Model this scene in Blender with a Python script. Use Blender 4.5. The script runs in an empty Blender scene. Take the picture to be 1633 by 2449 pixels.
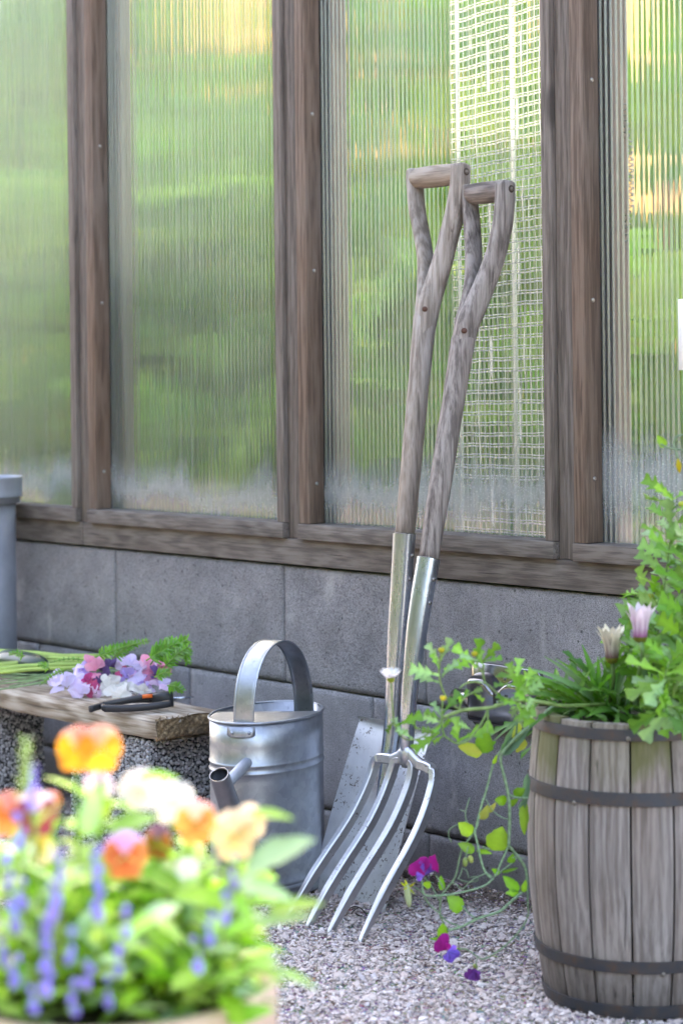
import bpy, bmesh, math, random
import numpy as np
from mathutils import Vector, Matrix, noise as mnoise

R = random.Random(7)
NR = np.random.default_rng(11)
SC = bpy.context.scene
COL = SC.collection

# ------------------------------------------------------------------ camera
F = 5035.0; YAW = math.radians(49); RO = .011
D3 = Vector((-math.sin(YAW), math.cos(YAW), 0))
R3 = Vector((math.cos(YAW), math.sin(YAW), 0))
CAM = Vector((3.416 * math.sin(YAW), -3.416 * math.cos(YAW), .77))
cd = bpy.data.cameras.new('camera'); cam = bpy.data.objects.new('camera', cd); COL.objects.link(cam)
cd.sensor_fit = 'VERTICAL'; cd.sensor_height = 36; cd.lens = F * 36 / 2449
cd.shift_y = -(1224.5 - 904) / 2449
cd.clip_start = .05; cd.clip_end = 400
_c, _s = math.cos(RO), math.sin(RO); ZZ = Vector((0, 0, 1))
_R = R3 * _c - ZZ * _s; _U = R3 * _s + ZZ * _c; _B = -D3
cam.matrix_world = Matrix(((_R.x, _U.x, _B.x, CAM.x), (_R.y, _U.y, _B.y, CAM.y), (_R.z, _U.z, _B.z, CAM.z), (0, 0, 0, 1)))
cd.dof.use_dof = True; cd.dof.focus_distance = 3.05; cd.dof.aperture_fstop = cd.lens / 15.5
SC.camera = cam

# ------------------------------------------------------------------ world, sun, exposure
SUN = Vector((-.62, .58, .52)).normalized()
W = bpy.data.worlds.new('World'); SC.world = W; W.use_nodes = True
nt = W.node_tree; nt.nodes.clear()
sky = nt.nodes.new('ShaderNodeTexSky'); sky.sky_type = 'NISHITA'; sky.sun_disc = False
sky.sun_elevation = math.asin(SUN.z); sky.sun_rotation = math.atan2(SUN.x, SUN.y)
sky.air_density = 1.0; sky.dust_density = 2.5; sky.ozone_density = .7
bg = nt.nodes.new('ShaderNodeBackground'); bg.inputs[1].default_value = .15
wo = nt.nodes.new('ShaderNodeOutputWorld')
nt.links.new(sky.outputs[0], bg.inputs[0]); nt.links.new(bg.outputs[0], wo.inputs[0])
sl = bpy.data.lights.new('sun', 'SUN'); sl.energy = 2.0; sl.angle = math.radians(.5); sl.color = (1, .91, .76)
so = bpy.data.objects.new('sun', sl); COL.objects.link(so)
so.rotation_euler = (-SUN).to_track_quat('-Z', 'Y').to_euler()
VS = SC.view_settings
VS.view_transform = 'Standard'; VS.look = 'None'; VS.gamma = 1; VS.use_curve_mapping = False
VS.exposure = 3.52
VS.use_white_balance = True; VS.white_balance_temperature = 8200; VS.white_balance_tint = 19
SC.render.engine = 'CYCLES'
CY = SC.cycles
CY.use_denoising = True
try: CY.denoiser = 'OPENIMAGEDENOISE'
except Exception: pass
CY.caustics_refractive = False; CY.caustics_reflective = False
CY.max_bounces = 10; CY.transmission_bounces = 8; CY.transparent_max_bounces = 10; CY.diffuse_bounces = 3; CY.glossy_bounces = 4
CY.sample_clamp_indirect = 6

# ------------------------------------------------------------------ camera-ray helpers: a photo pixel onto a real plane or depth
def ray(px, py):
    x, y = px - 816.5, py - 904.
    X = x * _c - y * _s; Y = x * _s + y * _c
    return D3 + R3 * (X / F) - ZZ * (Y / F)
def at_d(px, py, d): return CAM + ray(px, py) * d
def at_y(px, py, Y): v = ray(px, py); return CAM + v * ((Y - CAM.y) / v.y)
def at_x(px, py, X): v = ray(px, py); return CAM + v * ((X - CAM.x) / v.x)
def at_z(px, py, Z): v = ray(px, py); return CAM + v * ((Z - CAM.z) / v.z)

# ------------------------------------------------------------------ object helpers
def tag(o, label=None, cat=None, group=None, kind=None):
    if label: o['label'] = label
    if cat: o['category'] = cat
    if group: o['group'] = group
    if kind: o['kind'] = kind
    return o
def thing(name, label, cat, loc=(0, 0, 0), group=None):
    o = bpy.data.objects.new(name, None); COL.objects.link(o); o.location = loc; o.empty_display_size = .05
    return tag(o, label, cat, group)
def link(name, me, parent=None, loc=None, mat4=None):
    o = bpy.data.objects.new(name, me); COL.objects.link(o)
    if mat4 is not None: o.matrix_world = mat4
    if loc is not None: o.location = loc
    if parent is not None:
        o.parent = parent
        o.matrix_parent_inverse = Matrix.Translation(-WL(parent))
    return o
def WL(p):
    v = Vector((0, 0, 0))
    v += p.location
    if p.parent is not None and p.type != 'EMPTY':
        pass
    return v
def mesh(name, V, Fa, mat, cols=None, smooth=True):
    me = bpy.data.meshes.new(name)
    V = np.asarray([tuple(v) for v in V], dtype=float) if not isinstance(V, np.ndarray) else V
    me.from_pydata(V.tolist(), [], [list(f) for f in Fa])
    if cols is not None:
        a = me.color_attributes.new('Col', 'FLOAT_COLOR', 'POINT')
        c = np.ones((len(V), 4)); c[:, :3] = np.asarray(cols)
        a.data.foreach_set('color', c.ravel())
    if smooth: me.polygons.foreach_set('use_smooth', [True] * len(me.polygons))
    if mat: me.materials.append(mat)
    me.update()
    return me
class MB:
    def __init__(s): s.V = []; s.F = []; s.C = []
    def add(s, V, Fa, col=None):
        n = len(s.V); s.V += [Vector(v) for v in V]; s.F += [tuple(i + n for i in f) for f in Fa]
        if col is not None:
            if len(col) == 3 and not hasattr(col[0], '__len__'): col = [col] * len(V)
            s.C += [tuple(c) for c in col]
        return s
    def mesh(s, name, mat, smooth=True): return mesh(name, s.V, s.F, mat, s.C if len(s.C) == len(s.V) and s.C else None, smooth)
    def build(s, name, mat, parent=None, smooth=True): return link(name, s.mesh(name, mat, smooth), parent)
def sharp(o, ang=35):
    me = o.data
    bm = bmesh.new(); bm.from_mesh(me)
    bmesh.ops.recalc_face_normals(bm, faces=bm.faces)
    for e in bm.edges:
        if len(e.link_faces) == 2 and e.calc_face_angle(0) > math.radians(ang): e.smooth = False
    bm.to_mesh(me); bm.free(); return o
def spline(pts, n=6):
    P = [Vector(p) for p in pts]
    if len(P) < 3: return [P[0].lerp(P[1], i / n) for i in range(n + 1)]
    out = []
    for i in range(len(P) - 1):
        p0 = P[max(i - 1, 0)]; p1 = P[i]; p2 = P[i + 1]; p3 = P[min(i + 2, len(P) - 1)]
        for k in range(n):
            t = k / n
            out.append(.5 * ((2 * p1) + (p2 - p0) * t + (2 * p0 - 5 * p1 + 4 * p2 - p3) * t * t + (3 * p1 - p0 - 3 * p2 + p3) * t ** 3))
    out.append(P[-1]); return out
def interp(vals, n=6):
    m = (len(vals) - 1) * n
    return [vals[min(int(i / n), len(vals) - 2)] * (1 - (i / n - min(int(i / n), len(vals) - 2))) + vals[min(int(i / n), len(vals) - 2) + 1] * (i / n - min(int(i / n), len(vals) - 2)) for i in range(m + 1)]
def tube(P, rad, n=12, ref=None, sx=1, sy=1, caps=True, sup=2.0, closed_col=None):
    """sweep; rad number/list or list of (a, b) half axes; ref = fixed vector for axis a; sup = superellipse power"""
    P = [Vector(p) for p in P]; V = []; Fa = []
    m = len(P)
    if not hasattr(rad, '__len__'): rad = [rad] * m
    u = None
    for i, p in enumerate(P):
        t = (P[min(i + 1, m - 1)] - P[max(i - 1, 0)]).normalized()
        if ref is not None: u = (Vector(ref) - t * t.dot(Vector(ref))).normalized()
        elif u is None:
            u = t.orthogonal().normalized()
        else: u = (u - t * t.dot(u)).normalized()
        w = t.cross(u)
        a, b = (rad[i] if hasattr(rad[i], '__len__') else (rad[i], rad[i]))
        for k in range(n):
            th = 2 * math.pi * (k + .5) / n; cc, ss = math.cos(th), math.sin(th)
            q = (abs(cc) ** sup + abs(ss) ** sup) ** (-1 / sup) if sup != 2 else 1
            V.append(p + u * (cc * a * q * sx) + w * (ss * b * q * sy))
    for i in range(m - 1):
        for k in range(n):
            Fa.append((i * n + k, i * n + (k + 1) % n, (i + 1) * n + (k + 1) % n, (i + 1) * n + k))
    if caps:
        Fa.append(tuple(range(n - 1, -1, -1))); Fa.append(tuple((m - 1) * n + k for k in range(n)))
    return V, Fa
def lathe(prof, n=32, center=(0, 0, 0), sa=1, sb=1, rot=0, closed=False):
    V = []; Fa = []; c = Vector(center)
    for (r_, z) in prof:
        for k in range(n):
            a = 2 * math.pi * k / n
            x, y = r_ * math.cos(a) * sa, r_ * math.sin(a) * sb
            V.append(c + Vector((x * math.cos(rot) - y * math.sin(rot), x * math.sin(rot) + y * math.cos(rot), z)))
    m = len(prof)
    for i in range(m - 1):
        for k in range(n): Fa.append((i * n + k, i * n + (k + 1) % n, (i + 1) * n + (k + 1) % n, (i + 1) * n + k))
    return V, Fa
def box(x0, x1, y0, y1, z0, z1):
    V = [(x, y, z) for z in (z0, z1) for y in (y0, y1) for x in (x0, x1)]
    return V, [(0, 2, 3, 1), (4, 5, 7, 6), (0, 1, 5, 4), (2, 6, 7, 3), (0, 4, 6, 2), (1, 3, 7, 5)]
def bevel_mesh(name, V, Fa, mat, w=.0015, seg=2, smooth=True):
    me = mesh(name, V, Fa, mat, smooth=False)
    bm = bmesh.new(); bm.from_mesh(me)
    bmesh.ops.recalc_face_normals(bm, faces=bm.faces)
    bmesh.ops.bevel(bm, geom=[e for e in bm.edges if len(e.link_faces) == 2 and e.calc_face_angle(0) > .5], offset=w, segments=seg, affect='EDGES', profile=.6)
    for f in bm.faces: f.smooth = smooth
    for e in bm.edges:
        if len(e.link_faces) == 2 and e.calc_face_angle(0) > .9: e.smooth = False
    bm.to_mesh(me); bm.free(); return me
def board(name, parent, x0, x1, y0, y1, z0, z1, mat, w=.0022):
    c = Vector(((x0 + x1) / 2, (y0 + y1) / 2, (z0 + z1) / 2)); hx, hy, hz = (x1 - x0) / 2, (y1 - y0) / 2, (z1 - z0) / 2
    me = bevel_mesh(name, *box(-hx, hx, -hy, hy, -hz, hz), mat, w)
    return link(name, me, parent, loc=c)
def frame4(pos, dr, up, s=1):
    x = Vector(dr).normalized(); z = Vector(up); z = (z - x * x.dot(z))
    if z.length < 1e-4: z = x.orthogonal()
    z.normalize(); y = z.cross(x)
    return Matrix(((x.x * s, y.x * s, z.x * s, pos[0]), (x.y * s, y.y * s, z.y * s, pos[1]), (x.z * s, y.z * s, z.z * s, pos[2]), (0, 0, 0, 1)))
def rnd(a, b): return R.uniform(a, b)
def rvec(): 
    v = Vector((R.gauss(0, 1), R.gauss(0, 1), R.gauss(0, 1))); return v.normalized()

# ------------------------------------------------------------------ materials
def newmat(name):
    m = bpy.data.materials.new(name); m.use_nodes = True; t = m.node_tree; t.nodes.clear()
    o = t.nodes.new('ShaderNodeOutputMaterial'); return m, t, o
class N:
    def __init__(s, t): s.t = t
    def n(s, ty, **k):
        x = s.t.nodes.new(ty)
        for a, b in k.items():
            if a.startswith('i_'):
                key = a[2:]; key = int(key) if key.isdigit() else key.replace('_', ' ')
                if hasattr(b, 'is_linked') or isinstance(b, bpy.types.NodeSocket): s.t.links.new(b, x.inputs[key])
                else: x.inputs[key].default_value = b
            else: setattr(x, a, b)
        return x
    def l(s, a, b): s.t.links.new(a, b)
    def coords(s, scale=(1, 1, 1), rand=True, kind='Object'):
        tc = s.n('ShaderNodeTexCoord'); v = tc.outputs[kind]
        if rand:
            oi = s.n('ShaderNodeObjectInfo')
            mul = s.n('ShaderNodeMath', operation='MULTIPLY', i_0=oi.outputs['Random'], i_1=37.0)
            v = s.n('ShaderNodeVectorMath', operation='ADD', i_0=v, i_1=mul.outputs[0]).outputs[0]
        return s.n('ShaderNodeMapping', i_Vector=v, i_Scale=scale).outputs[0]
    def noise(s, vec, scale, detail=4, rough=.6, dist=0): return s.n('ShaderNodeTexNoise', i_Vector=vec, i_Scale=scale, i_Detail=detail, i_Roughness=rough, i_Distortion=dist).outputs[0]
    def ramp(s, fac, stops, interp_='LINEAR'):
        r = s.n('ShaderNodeValToRGB'); r.color_ramp.interpolation = interp_; s.l(fac, r.inputs[0]); e = r.color_ramp.elements
        while len(e) < len(stops): e.new(.5)
        for i, (p, c) in enumerate(stops): e[i].position = p; e[i].color = (*c, 1) if len(c) == 3 else c
        return r.outputs[0]
    def mix(s, fac, a, b, mode='MIX'):
        x = s.n('ShaderNodeMix', data_type='RGBA', blend_type=mode)
        for sock, v in ((x.inputs[0], fac), (x.inputs[6], a), (x.inputs[7], b)):
            if isinstance(v, bpy.types.NodeSocket): s.l(v, sock)
            else: sock.default_value = (*v, 1) if hasattr(v, '__len__') and len(v) == 3 else v
        return x.outputs[2]
    def math(s, op, a, b=0.0):
        x = s.n('ShaderNodeMath', operation=op)
        for i, v in enumerate((a, b)):
            if isinstance(v, bpy.types.NodeSocket): s.l(v, x.inputs[i])
            else: x.inputs[i].default_value = v
        return x.outputs[0]
    def bump(s, h, dist=.001, strength=1, normal=None):
        b = s.n('ShaderNodeBump', i_Height=h, i_Distance=dist, i_Strength=strength)
        if normal is not None: s.l(normal, b.inputs['Normal'])
        return b.outputs[0]
    def pri(s, **k):
        p = s.n('ShaderNodeBsdfPrincipled')
        for a, v in k.items():
            key = a.replace('_', ' ')
            if isinstance(v, bpy.types.NodeSocket): s.l(v, p.inputs[key])
            else: p.inputs[key].default_value = (*v, 1) if hasattr(v, '__len__') and len(v) == 3 and key != 'Normal' else v
        return p.outputs[0]
def simple(name, col, rough=.6, metal=0, bumpd=0, bs=200, var=.15, **k):
    m, t, o = newmat(name); n = N(t); v = n.coords()
    nz = n.noise(v, bs, 4); c = n.mix(nz, tuple(x * (1 - var) for x in col), tuple(min(1, x * (1 + var)) for x in col))
    kk = dict(Base_Color=c, Roughness=rough, Metallic=metal); kk.update(k)
    if bumpd: kk['Normal'] = n.bump(nz, bumpd)
    n.l(n.pri(**kk), o.inputs[0]); return m

def wood_mat(name, axis, dark, mid, light, fine=260, bumpd=.0006, green=False, rough=.8, warm=None):
    """weathered board; grain runs along the object's own axis"""
    m, t, o = newmat(name); n = N(t)
    L = .05
    sc = {'X': (L, 1, 1), 'Y': (1, L, 1), 'Z': (1, 1, L)}[axis]
    v = n.coords(sc)
    g1 = n.noise(v, fine, 5, .7, .3)
    g2 = n.noise(v, fine * .22, 3, .6, 1.2)
    v2 = n.coords(tuple(.35 if q == L else 1 for q in sc))
    big = n.noise(v2, 9, 4, .6)
    wv = n.n('ShaderNodeTexWave', i_Vector=n.coords(tuple(.12 if q == L else 1 for q in sc)), i_Scale=28, i_Distortion=9, i_Detail=3, i_Detail_Scale=1.4, wave_type='BANDS').outputs[0] if axis else g1
    s_ = n.math('ADD', n.math('MULTIPLY', g1, .5), n.math('ADD', n.math('MULTIPLY', g2, .4), n.math('MULTIPLY', wv, .1)))
    c = n.ramp(s_, [(.41, dark), (.5, mid), (.585, light)])
    c = n.mix(n.ramp(big, [(.35, (0, 0, 0)), (.7, (1, 1, 1))]), c, n.mix(1.0, c, warm or (.75, .72, .7), 'MULTIPLY'))
    cr = n.ramp(n.noise(v, fine * .5, 2, .5, .6), [(.27, (1, 1, 1)), (.33, (0, 0, 0))])
    c = n.mix(n.math('MULTIPLY', cr, .7), c, tuple(x * .3 for x in dark))
    # knots, few and far between
    vk = n.n('ShaderNodeTexVoronoi', i_Vector=n.coords(tuple(.45 if q == L else 1 for q in sc)), i_Scale=5.5)
    kn = n.ramp(vk.outputs['Distance'], [(.05, (1, 1, 1)), (.1, (0, 0, 0))])
    c = n.mix(n.math('MULTIPLY', kn, .75), c, tuple(x * .45 for x in dark))
    if green:
        vg = n.coords((1, 1, .35)); gz = n.noise(vg, 14, 4, .65)
        zz = n.n('ShaderNodeSeparateXYZ', i_0=n.n('ShaderNodeTexCoord').outputs['Object']).outputs[2]
        top = n.n('ShaderNodeMapRange', i_Value=zz, i_1=.19, i_2=.36, i_3=0., i_4=.75).outputs[0]
        oi = n.n('ShaderNodeObjectInfo').outputs['Random']
        gm = n.math('MULTIPLY', n.ramp(n.math('ADD', gz, n.math('SUBTRACT', top, .55)), [(.34, (0, 0, 0)), (.5, (1, 1, 1))]), n.ramp(oi, [(.3, (.25,) * 3), (.42, (1, 1, 1))]))
        c = n.mix(n.math('MULTIPLY', gm, .8), c, (.11, .12, .035))
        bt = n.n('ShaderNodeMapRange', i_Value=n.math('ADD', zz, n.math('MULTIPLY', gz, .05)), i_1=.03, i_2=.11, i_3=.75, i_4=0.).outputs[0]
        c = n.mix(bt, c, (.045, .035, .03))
    h = n.math('SUBTRACT', s_, n.math('MULTIPLY', cr, .6))
    n.l(n.pri(Base_Color=c, Roughness=rough, Normal=n.bump(h, bumpd)), o.inputs[0]); return m
FD, FM, FL = (.095, .082, .073), (.15, .131, .116), (.2, .18, .162)
M = {}
M['woodX'] = wood_mat('frame_wood_x', 'X', FD, FM, FL, fine=420, warm=(.85, .8, .76))
M['woodZ'] = wood_mat('frame_wood_z', 'Z', FD, FM, FL, fine=420, warm=(.88, .8, .74))
M['woodZb'] = wood_mat('batten_wood', 'Z', (.09, .066, .052), (.142, .108, .086), (.19, .152, .126), warm=(.92, .76, .64))
M['plank'] = wood_mat('plank_wood', 'X', (.2, .15, .1), (.38, .32, .25), (.52, .47, .4), fine=130, warm=(.75, .7, .66))
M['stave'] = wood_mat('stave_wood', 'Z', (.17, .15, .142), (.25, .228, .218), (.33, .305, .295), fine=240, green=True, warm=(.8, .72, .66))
M['ash1'] = wood_mat('spade_handle_wood', 'Z', (.19, .165, .145), (.31, .28, .255), (.41, .38, .355), fine=300, bumpd=.0005, warm=(.9, .8, .7))
M['ash2'] = wood_mat('fork_handle_wood', 'Z', (.12, .105, .097), (.24, .215, .2), (.34, .315, .295), fine=300, bumpd=.0009, warm=(.85, .78, .74))
M['gripw1'] = wood_mat('spade_grip_wood', 'X', (.18, .15, .125), (.29, .25, .215), (.38, .34, .305), fine=300, warm=(.9, .8, .7))
M['gripw2'] = wood_mat('fork_grip_wood', 'X', (.11, .098, .09), (.22, .195, .18), (.33, .3, .28), fine=260, bumpd=.0009, warm=(.85, .78, .74))

def concrete():
    m, t, o = newmat('concrete_block'); n = N(t); v = n.coords()
    a = n.noise(v, 620, 4, .8); b = n.noise(v, 14, 5, .6); c0 = n.noise(v, 3.2, 3)
    vo = n.n('ShaderNodeTexVoronoi', i_Vector=n.n('ShaderNodeVectorMath', operation='ADD', i_0=v, i_1=n.n('ShaderNodeVectorMath', operation='SCALE', i_0=n.n('ShaderNodeTexNoise', i_Vector=v, i_Scale=300).outputs[1], i_Scale=.002).outputs[0]).outputs[0], i_Scale=330)
    sel = n.ramp(vo.outputs['Color'], [(.62, (0, 0, 0)), (.7, (1, 1, 1))])
    pit = n.math('MULTIPLY', n.ramp(vo.outputs['Distance'], [(.15, (1, 1, 1)), (.5, (0, 0, 0))]), sel)
    vp = n.n('ShaderNodeTexVoronoi', i_Vector=v, i_Scale=42); bp = n.ramp(vp.outputs['Distance'], [(.07, (1, 1, 1)), (.1, (0, 0, 0))])
    c = n.ramp(b, [(.3, (.24, .24, .252)), (.5, (.32, .32, .338)), (.7, (.43, .43, .45))])
    c = n.mix(n.ramp(c0, [(.4, (0, 0, 0)), (.7, (.5, .5, .5))]), c, (.43, .42, .43))
    c = n.mix(n.ramp(a, [(.42, (1, 1, 1)), (.56, (0, 0, 0))]), c, n.mix(1., c, (.42, .42, .43), 'MULTIPLY'))
    st = n.ramp(n.noise(n.coords((1, 1, .18)), 22, 3, .5), [(.62, (0, 0, 0)), (.78, (.45, .45, .45))])
    c = n.mix(st, c, (.52, .515, .52))
    c = n.mix(n.math('MULTIPLY', pit, .6), c, (.07, .07, .072))
    c = n.mix(n.math('MULTIPLY', bp, .75), c, (.05, .05, .05))
    wz = n.n('ShaderNodeSeparateXYZ', i_0=n.n('ShaderNodeNewGeometry').outputs['Position']).outputs[2]
    dirt = n.n('ShaderNodeMapRange', i_Value=n.math('ADD', wz, n.math('MULTIPLY', b, .07)), i_1=.03, i_2=.16, i_3=.55, i_4=0.).outputs[0]
    c = n.mix(dirt, c, (.13, .115, .105))
    ef = n.ramp(n.noise(n.coords((1, 1, .5)), 7, 5, .7), [(.6, (0, 0, 0)), (.66, (.35, .35, .35))]); c = n.mix(ef, c, (.55, .53, .52))
    h = n.math('SUBTRACT', n.math('ADD', a, n.math('MULTIPLY', b, .4)), n.math('ADD', n.math('MULTIPLY', pit, .9), n.math('MULTIPLY', bp, 1.2)))
    n.l(n.pri(Base_Color=c, Roughness=.92, Normal=n.bump(h, .0014)), o.inputs[0]); return m
M['concrete'] = concrete()

def metal(name, c0, c1, rough=(.3, .45), axis=None, scale=60, spots=None, bumpd=.00015, spangle=False, rust=None, metallic=1.0, thr=.575):
    m, t, o = newmat(name); n = N(t)
    v = n.coords({'Z': (1, 1, .03), 'X': (.03, 1, 1), None: (1, 1, 1)}[axis], rand=True)
    nz = n.noise(v, scale, 4, .6); v1 = n.coords(); n2 = n.noise(v1, 12, 4, .65)
    c = n.mix(nz, c0, c1)
    c = n.mix(n.ramp(n2, [(.4, (0, 0, 0)), (.7, (.6, .6, .6))]), c, tuple(x * .72 for x in c0))
    rg = n.n('ShaderNodeMapRange', i_Value=n.math('ADD', n.math('MULTIPLY', nz, .5), n.math('MULTIPLY', n2, .5)), i_1=.3, i_2=.7, i_3=rough[0], i_4=rough[1]).outputs[0]
    mt = metallic
    if spangle:
        vo = n.n('ShaderNodeTexVoronoi', i_Vector=v1, i_Scale=90)
        vb = n.n('ShaderNodeSeparateXYZ', i_0=vo.outputs['Color']).outputs[0]; c = n.mix(.35, c, n.mix(1., c, n.ramp(vb, [(0, (.6, .61, .63)), (1, (1.1, 1.1, 1.1))]), 'MULTIPLY'))
        vd = n.coords((1, 1, .6)); dk = n.ramp(n.noise(vd, 190, 3, .6), [(.62, (0, 0, 0)), (.72, (1, 1, 1))])
        reg = n.ramp(n.noise(v1, 9, 3), [(.42, (0, 0, 0)), (.62, (1, 1, 1))])
        c = n.mix(n.math('MULTIPLY', n.math('MULTIPLY', dk, reg), .55), c, (.1, .11, .13))
    if spots:
        sp = n.ramp(n.noise(v1, spots, 4, .7, .5), [(thr, (0, 0, 0)), (thr + .035, (1, 1, 1))])
        rg2 = n.ramp(n.noise(v1, 13, 2), [(.46, (0, 0, 0)), (.56, (1, 1, 1))])
        sp = n.math('MULTIPLY', sp, rg2)
        c = n.mix(sp, c, (.09, .065, .05)); mt = n.math('SUBTRACT', metallic, sp); rg = n.math('MAXIMUM', rg, n.math('MULTIPLY', sp, .85))
    if rust is not None:
        tcx = n.n('ShaderNodeSeparateXYZ', i_0=n.n('ShaderNodeTexCoord').outputs['Object'])
        # rust bleed beside the socket strap on the upper blade
        dx = n.math('ABSOLUTE', n.math('ADD', tcx.outputs[0], -rust[0]), 0); dz = n.math('ABSOLUTE', n.math('ADD', tcx.outputs[2], -rust[1]), 0)
        k = n.math('MULTIPLY', n.ramp(n.math('ADD', dx, n.math('MULTIPLY', n2, .02)), [(.02, (1, 1, 1)), (.034, (0, 0, 0))]), n.ramp(dz, [(.03, (1, 1, 1)), (.07, (0, 0, 0))]))
        k = n.math('MULTIPLY', k, n.ramp(nz, [(.3, (.2,) * 3), (.6, (.9,) * 3)]))
        c = n.mix(k, c, (.2, .085, .045)); mt = n.math('SUBTRACT', mt, n.math('MULTIPLY', k, .8))
    n.l(n.pri(Base_Color=c, Metallic=mt, Roughness=rg, Normal=n.bump(nz, bumpd)), o.inputs[0]); return m
M['zinc'] = metal('galvanised_zinc', (.32, .36, .41), (.45, .49, .545), (.34, .5), None, 45, spangle=True, metallic=.94)
M['zincd'] = metal('zinc_spout', (.24, .24, .25), (.36, .36, .37), (.25, .4), 'Z', 90)
M['zincw'] = metal('zinc_pipe', (.36, .4, .46), (.42, .46, .52), (.5, .62), None, 120, metallic=.7)
M['steel'] = metal('brushed_steel', (.41, .47, .57), (.53, .59, .69), (.22, .34), 'Z', 260, bumpd=.00001)
M['forkst'] = metal('fork_steel', (.50, .52, .55), (.66, .68, .71), (.34, .5), None, 160, spots=160, thr=.63)
M['blade'] = metal('spade_steel', (.72, .74, .77), (.9, .92, .94), (.42, .6), None, 60, spots=150, rust=(.235, .2), metallic=.8)
M['chrome'] = metal('polished_steel', (.27, .265, .265), (.33, .325, .325), (.1, .2), None, 30, bumpd=0)
M['hoop'] = None
M['screw'] = simple('screw_steel', (.28, .27, .26), .45, 1)
M['brass'] = simple('rivet_rust', (.09, .04, .028), .8, 0)
M['black'] = simple('black_rubber', (.018, .02, .025), .42, 0, .0002, 500)
M['orange'] = simple('orange_plastic', (.85, .16, .03), .4)
M['dark'] = simple('dark_void', (.02, .02, .018), .9)
M['letter'] = simple('black_print', (.01, .01, .01), .5)
M['soil'] = simple('soil', (.035, .025, .018), .95, 0, .004, 120, .5)
M['white'] = simple('white_plastic', (.8, .8, .78), .5)
M['zuc'] = simple('cucumber_skin', (.018, .045, .028), .3, 0, .0004, 60, .4)
def net_mat():
    m, t, o = newmat('white_net'); n = N(t)
    a = n.n('ShaderNodeBsdfDiffuse', i_0=(.88, .9, .9, 1)); b = n.n('ShaderNodeBsdfTranslucent', i_0=(.9, .93, .93, 1)); x = n.n('ShaderNodeMixShader', i_0=.55)
    n.l(a.outputs[0], x.inputs[1]); n.l(b.outputs[0], x.inputs[2]); n.l(x.outputs[0], o.inputs[0]); return m
M['net'] = net_mat()
M['rope'] = simple('grey_cord', (.3, .31, .3), .8)
M['pot'] = simple('pale_terracotta', (.62, .46, .36), .75, 0, .0006, 30, .1)
M['endgrain'] = None
def endgrain():
    m, t, o = newmat('plank_end_grain'); n = N(t); v = n.coords((1, 1, 1), False)
    w = n.n('ShaderNodeTexWave', wave_type='RINGS', rings_direction='X', i_Vector=n.n('ShaderNodeMapping', i_Vector=v, i_Location=(0, .02, .11)).outputs[0], i_Scale=38, i_Distortion=4.5, i_Detail=3).outputs[0]
    a = n.noise(v, 160, 4, .7); b = n.noise(v, 26, 3)
    c = n.ramp(w, [(.0, (.2, .13, .065)), (.5, (.34, .235, .125)), (1, (.43, .31, .18))])
    c = n.mix(n.ramp(a, [(.4, (1, 1, 1)), (.6, (0, 0, 0))]), c, (.1, .065, .035))
    c = n.mix(n.ramp(b, [(.5, (0, 0, 0)), (.66, (.6, .6, .6))]), c, (.07, .06, .045))
    fl = n.ramp(n.noise(v, 75, 3), [(.68, (0, 0, 0)), (.73, (1, 1, 1))]); c = n.mix(fl, c, (.5, .47, .42))
    n.l(n.pri(Base_Color=c, Roughness=.9, Normal=n.bump(a, .0015)), o.inputs[0]); return m
M['endgrain'] = endgrain()

def hoop_mat():
    m, t, o = newmat('hoop_iron'); n = N(t); v = n.coords(rand=False); a = n.noise(v, 38, 5, .7); b = n.noise(v, 400, 3)
    c = n.ramp(a, [(.42, (.045, .05, .062)), (.56, (.07, .062, .062)), (.7, (.12, .07, .05))])
    n.l(n.pri(Base_Color=c, Metallic=.35, Roughness=n.n('ShaderNodeMapRange', i_Value=a, i_1=.3, i_2=.7, i_3=.42, i_4=.8).outputs[0], Normal=n.bump(n.math('ADD', a, n.math('MULTIPLY', b, .3)), .0012)), o.inputs[0]); return m
M['hoop'] = hoop_mat()
def attr_mat(name, rough=.85, bumpd=0, bs=300, trans=0, var=.25, spec=.5, sheen=0, tint=None):
    m, t, o = newmat(name); n = N(t)
    at = n.n('ShaderNodeVertexColor', layer_name='Col').outputs[0]
    nz = n.noise(n.coords(), bs, 3, .6)
    c = n.mix(nz, n.mix(1., at, (1 - var,) * 3, 'MULTIPLY'), n.mix(1., at, (1 + var,) * 3, 'MULTIPLY'))
    if trans:
        oi = n.n('ShaderNodeObjectInfo').outputs['Random']
        hs = n.n('ShaderNodeHueSaturation', i_Color=c)
        n.l(n.n('ShaderNodeMapRange', i_Value=oi, i_1=0., i_2=1., i_3=.485, i_4=.51).outputs[0], hs.inputs['Hue'])
        n.l(n.n('ShaderNodeMapRange', i_Value=n.math('FRACT', n.math('MULTIPLY', oi, 7.13)), i_1=0., i_2=1., i_3=.75, i_4=1.25).outputs[0], hs.inputs['Value'])
        c = hs.outputs[0]
    kk = dict(Base_Color=c, Roughness=rough, Specular_IOR_Level=spec)
    if bumpd: kk['Normal'] = n.bump(nz, bumpd)
    p = n.pri(**kk)
    if trans:
        tb = n.n('ShaderNodeBsdfTranslucent'); n.l(n.mix(1., c, tint or (1, 1, 1), 'MULTIPLY'), tb.inputs[0])
        ms = n.n('ShaderNodeMixShader', i_0=trans); n.l(p, ms.inputs[1]); n.l(tb.outputs[0], ms.inputs[2]); p = ms.outputs[0]
    n.l(p, o.inputs[0]); return m
M['stone'] = attr_mat('gravel_stone', .9, .0006, 500)
M['nodule'] = attr_mat('clinker_nodule', .95, .0003, 600)
M['leaf'] = attr_mat('leaf', .45, .0002, 120, .38, .2, .5, tint=(1.35, 1.5, .6))
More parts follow.
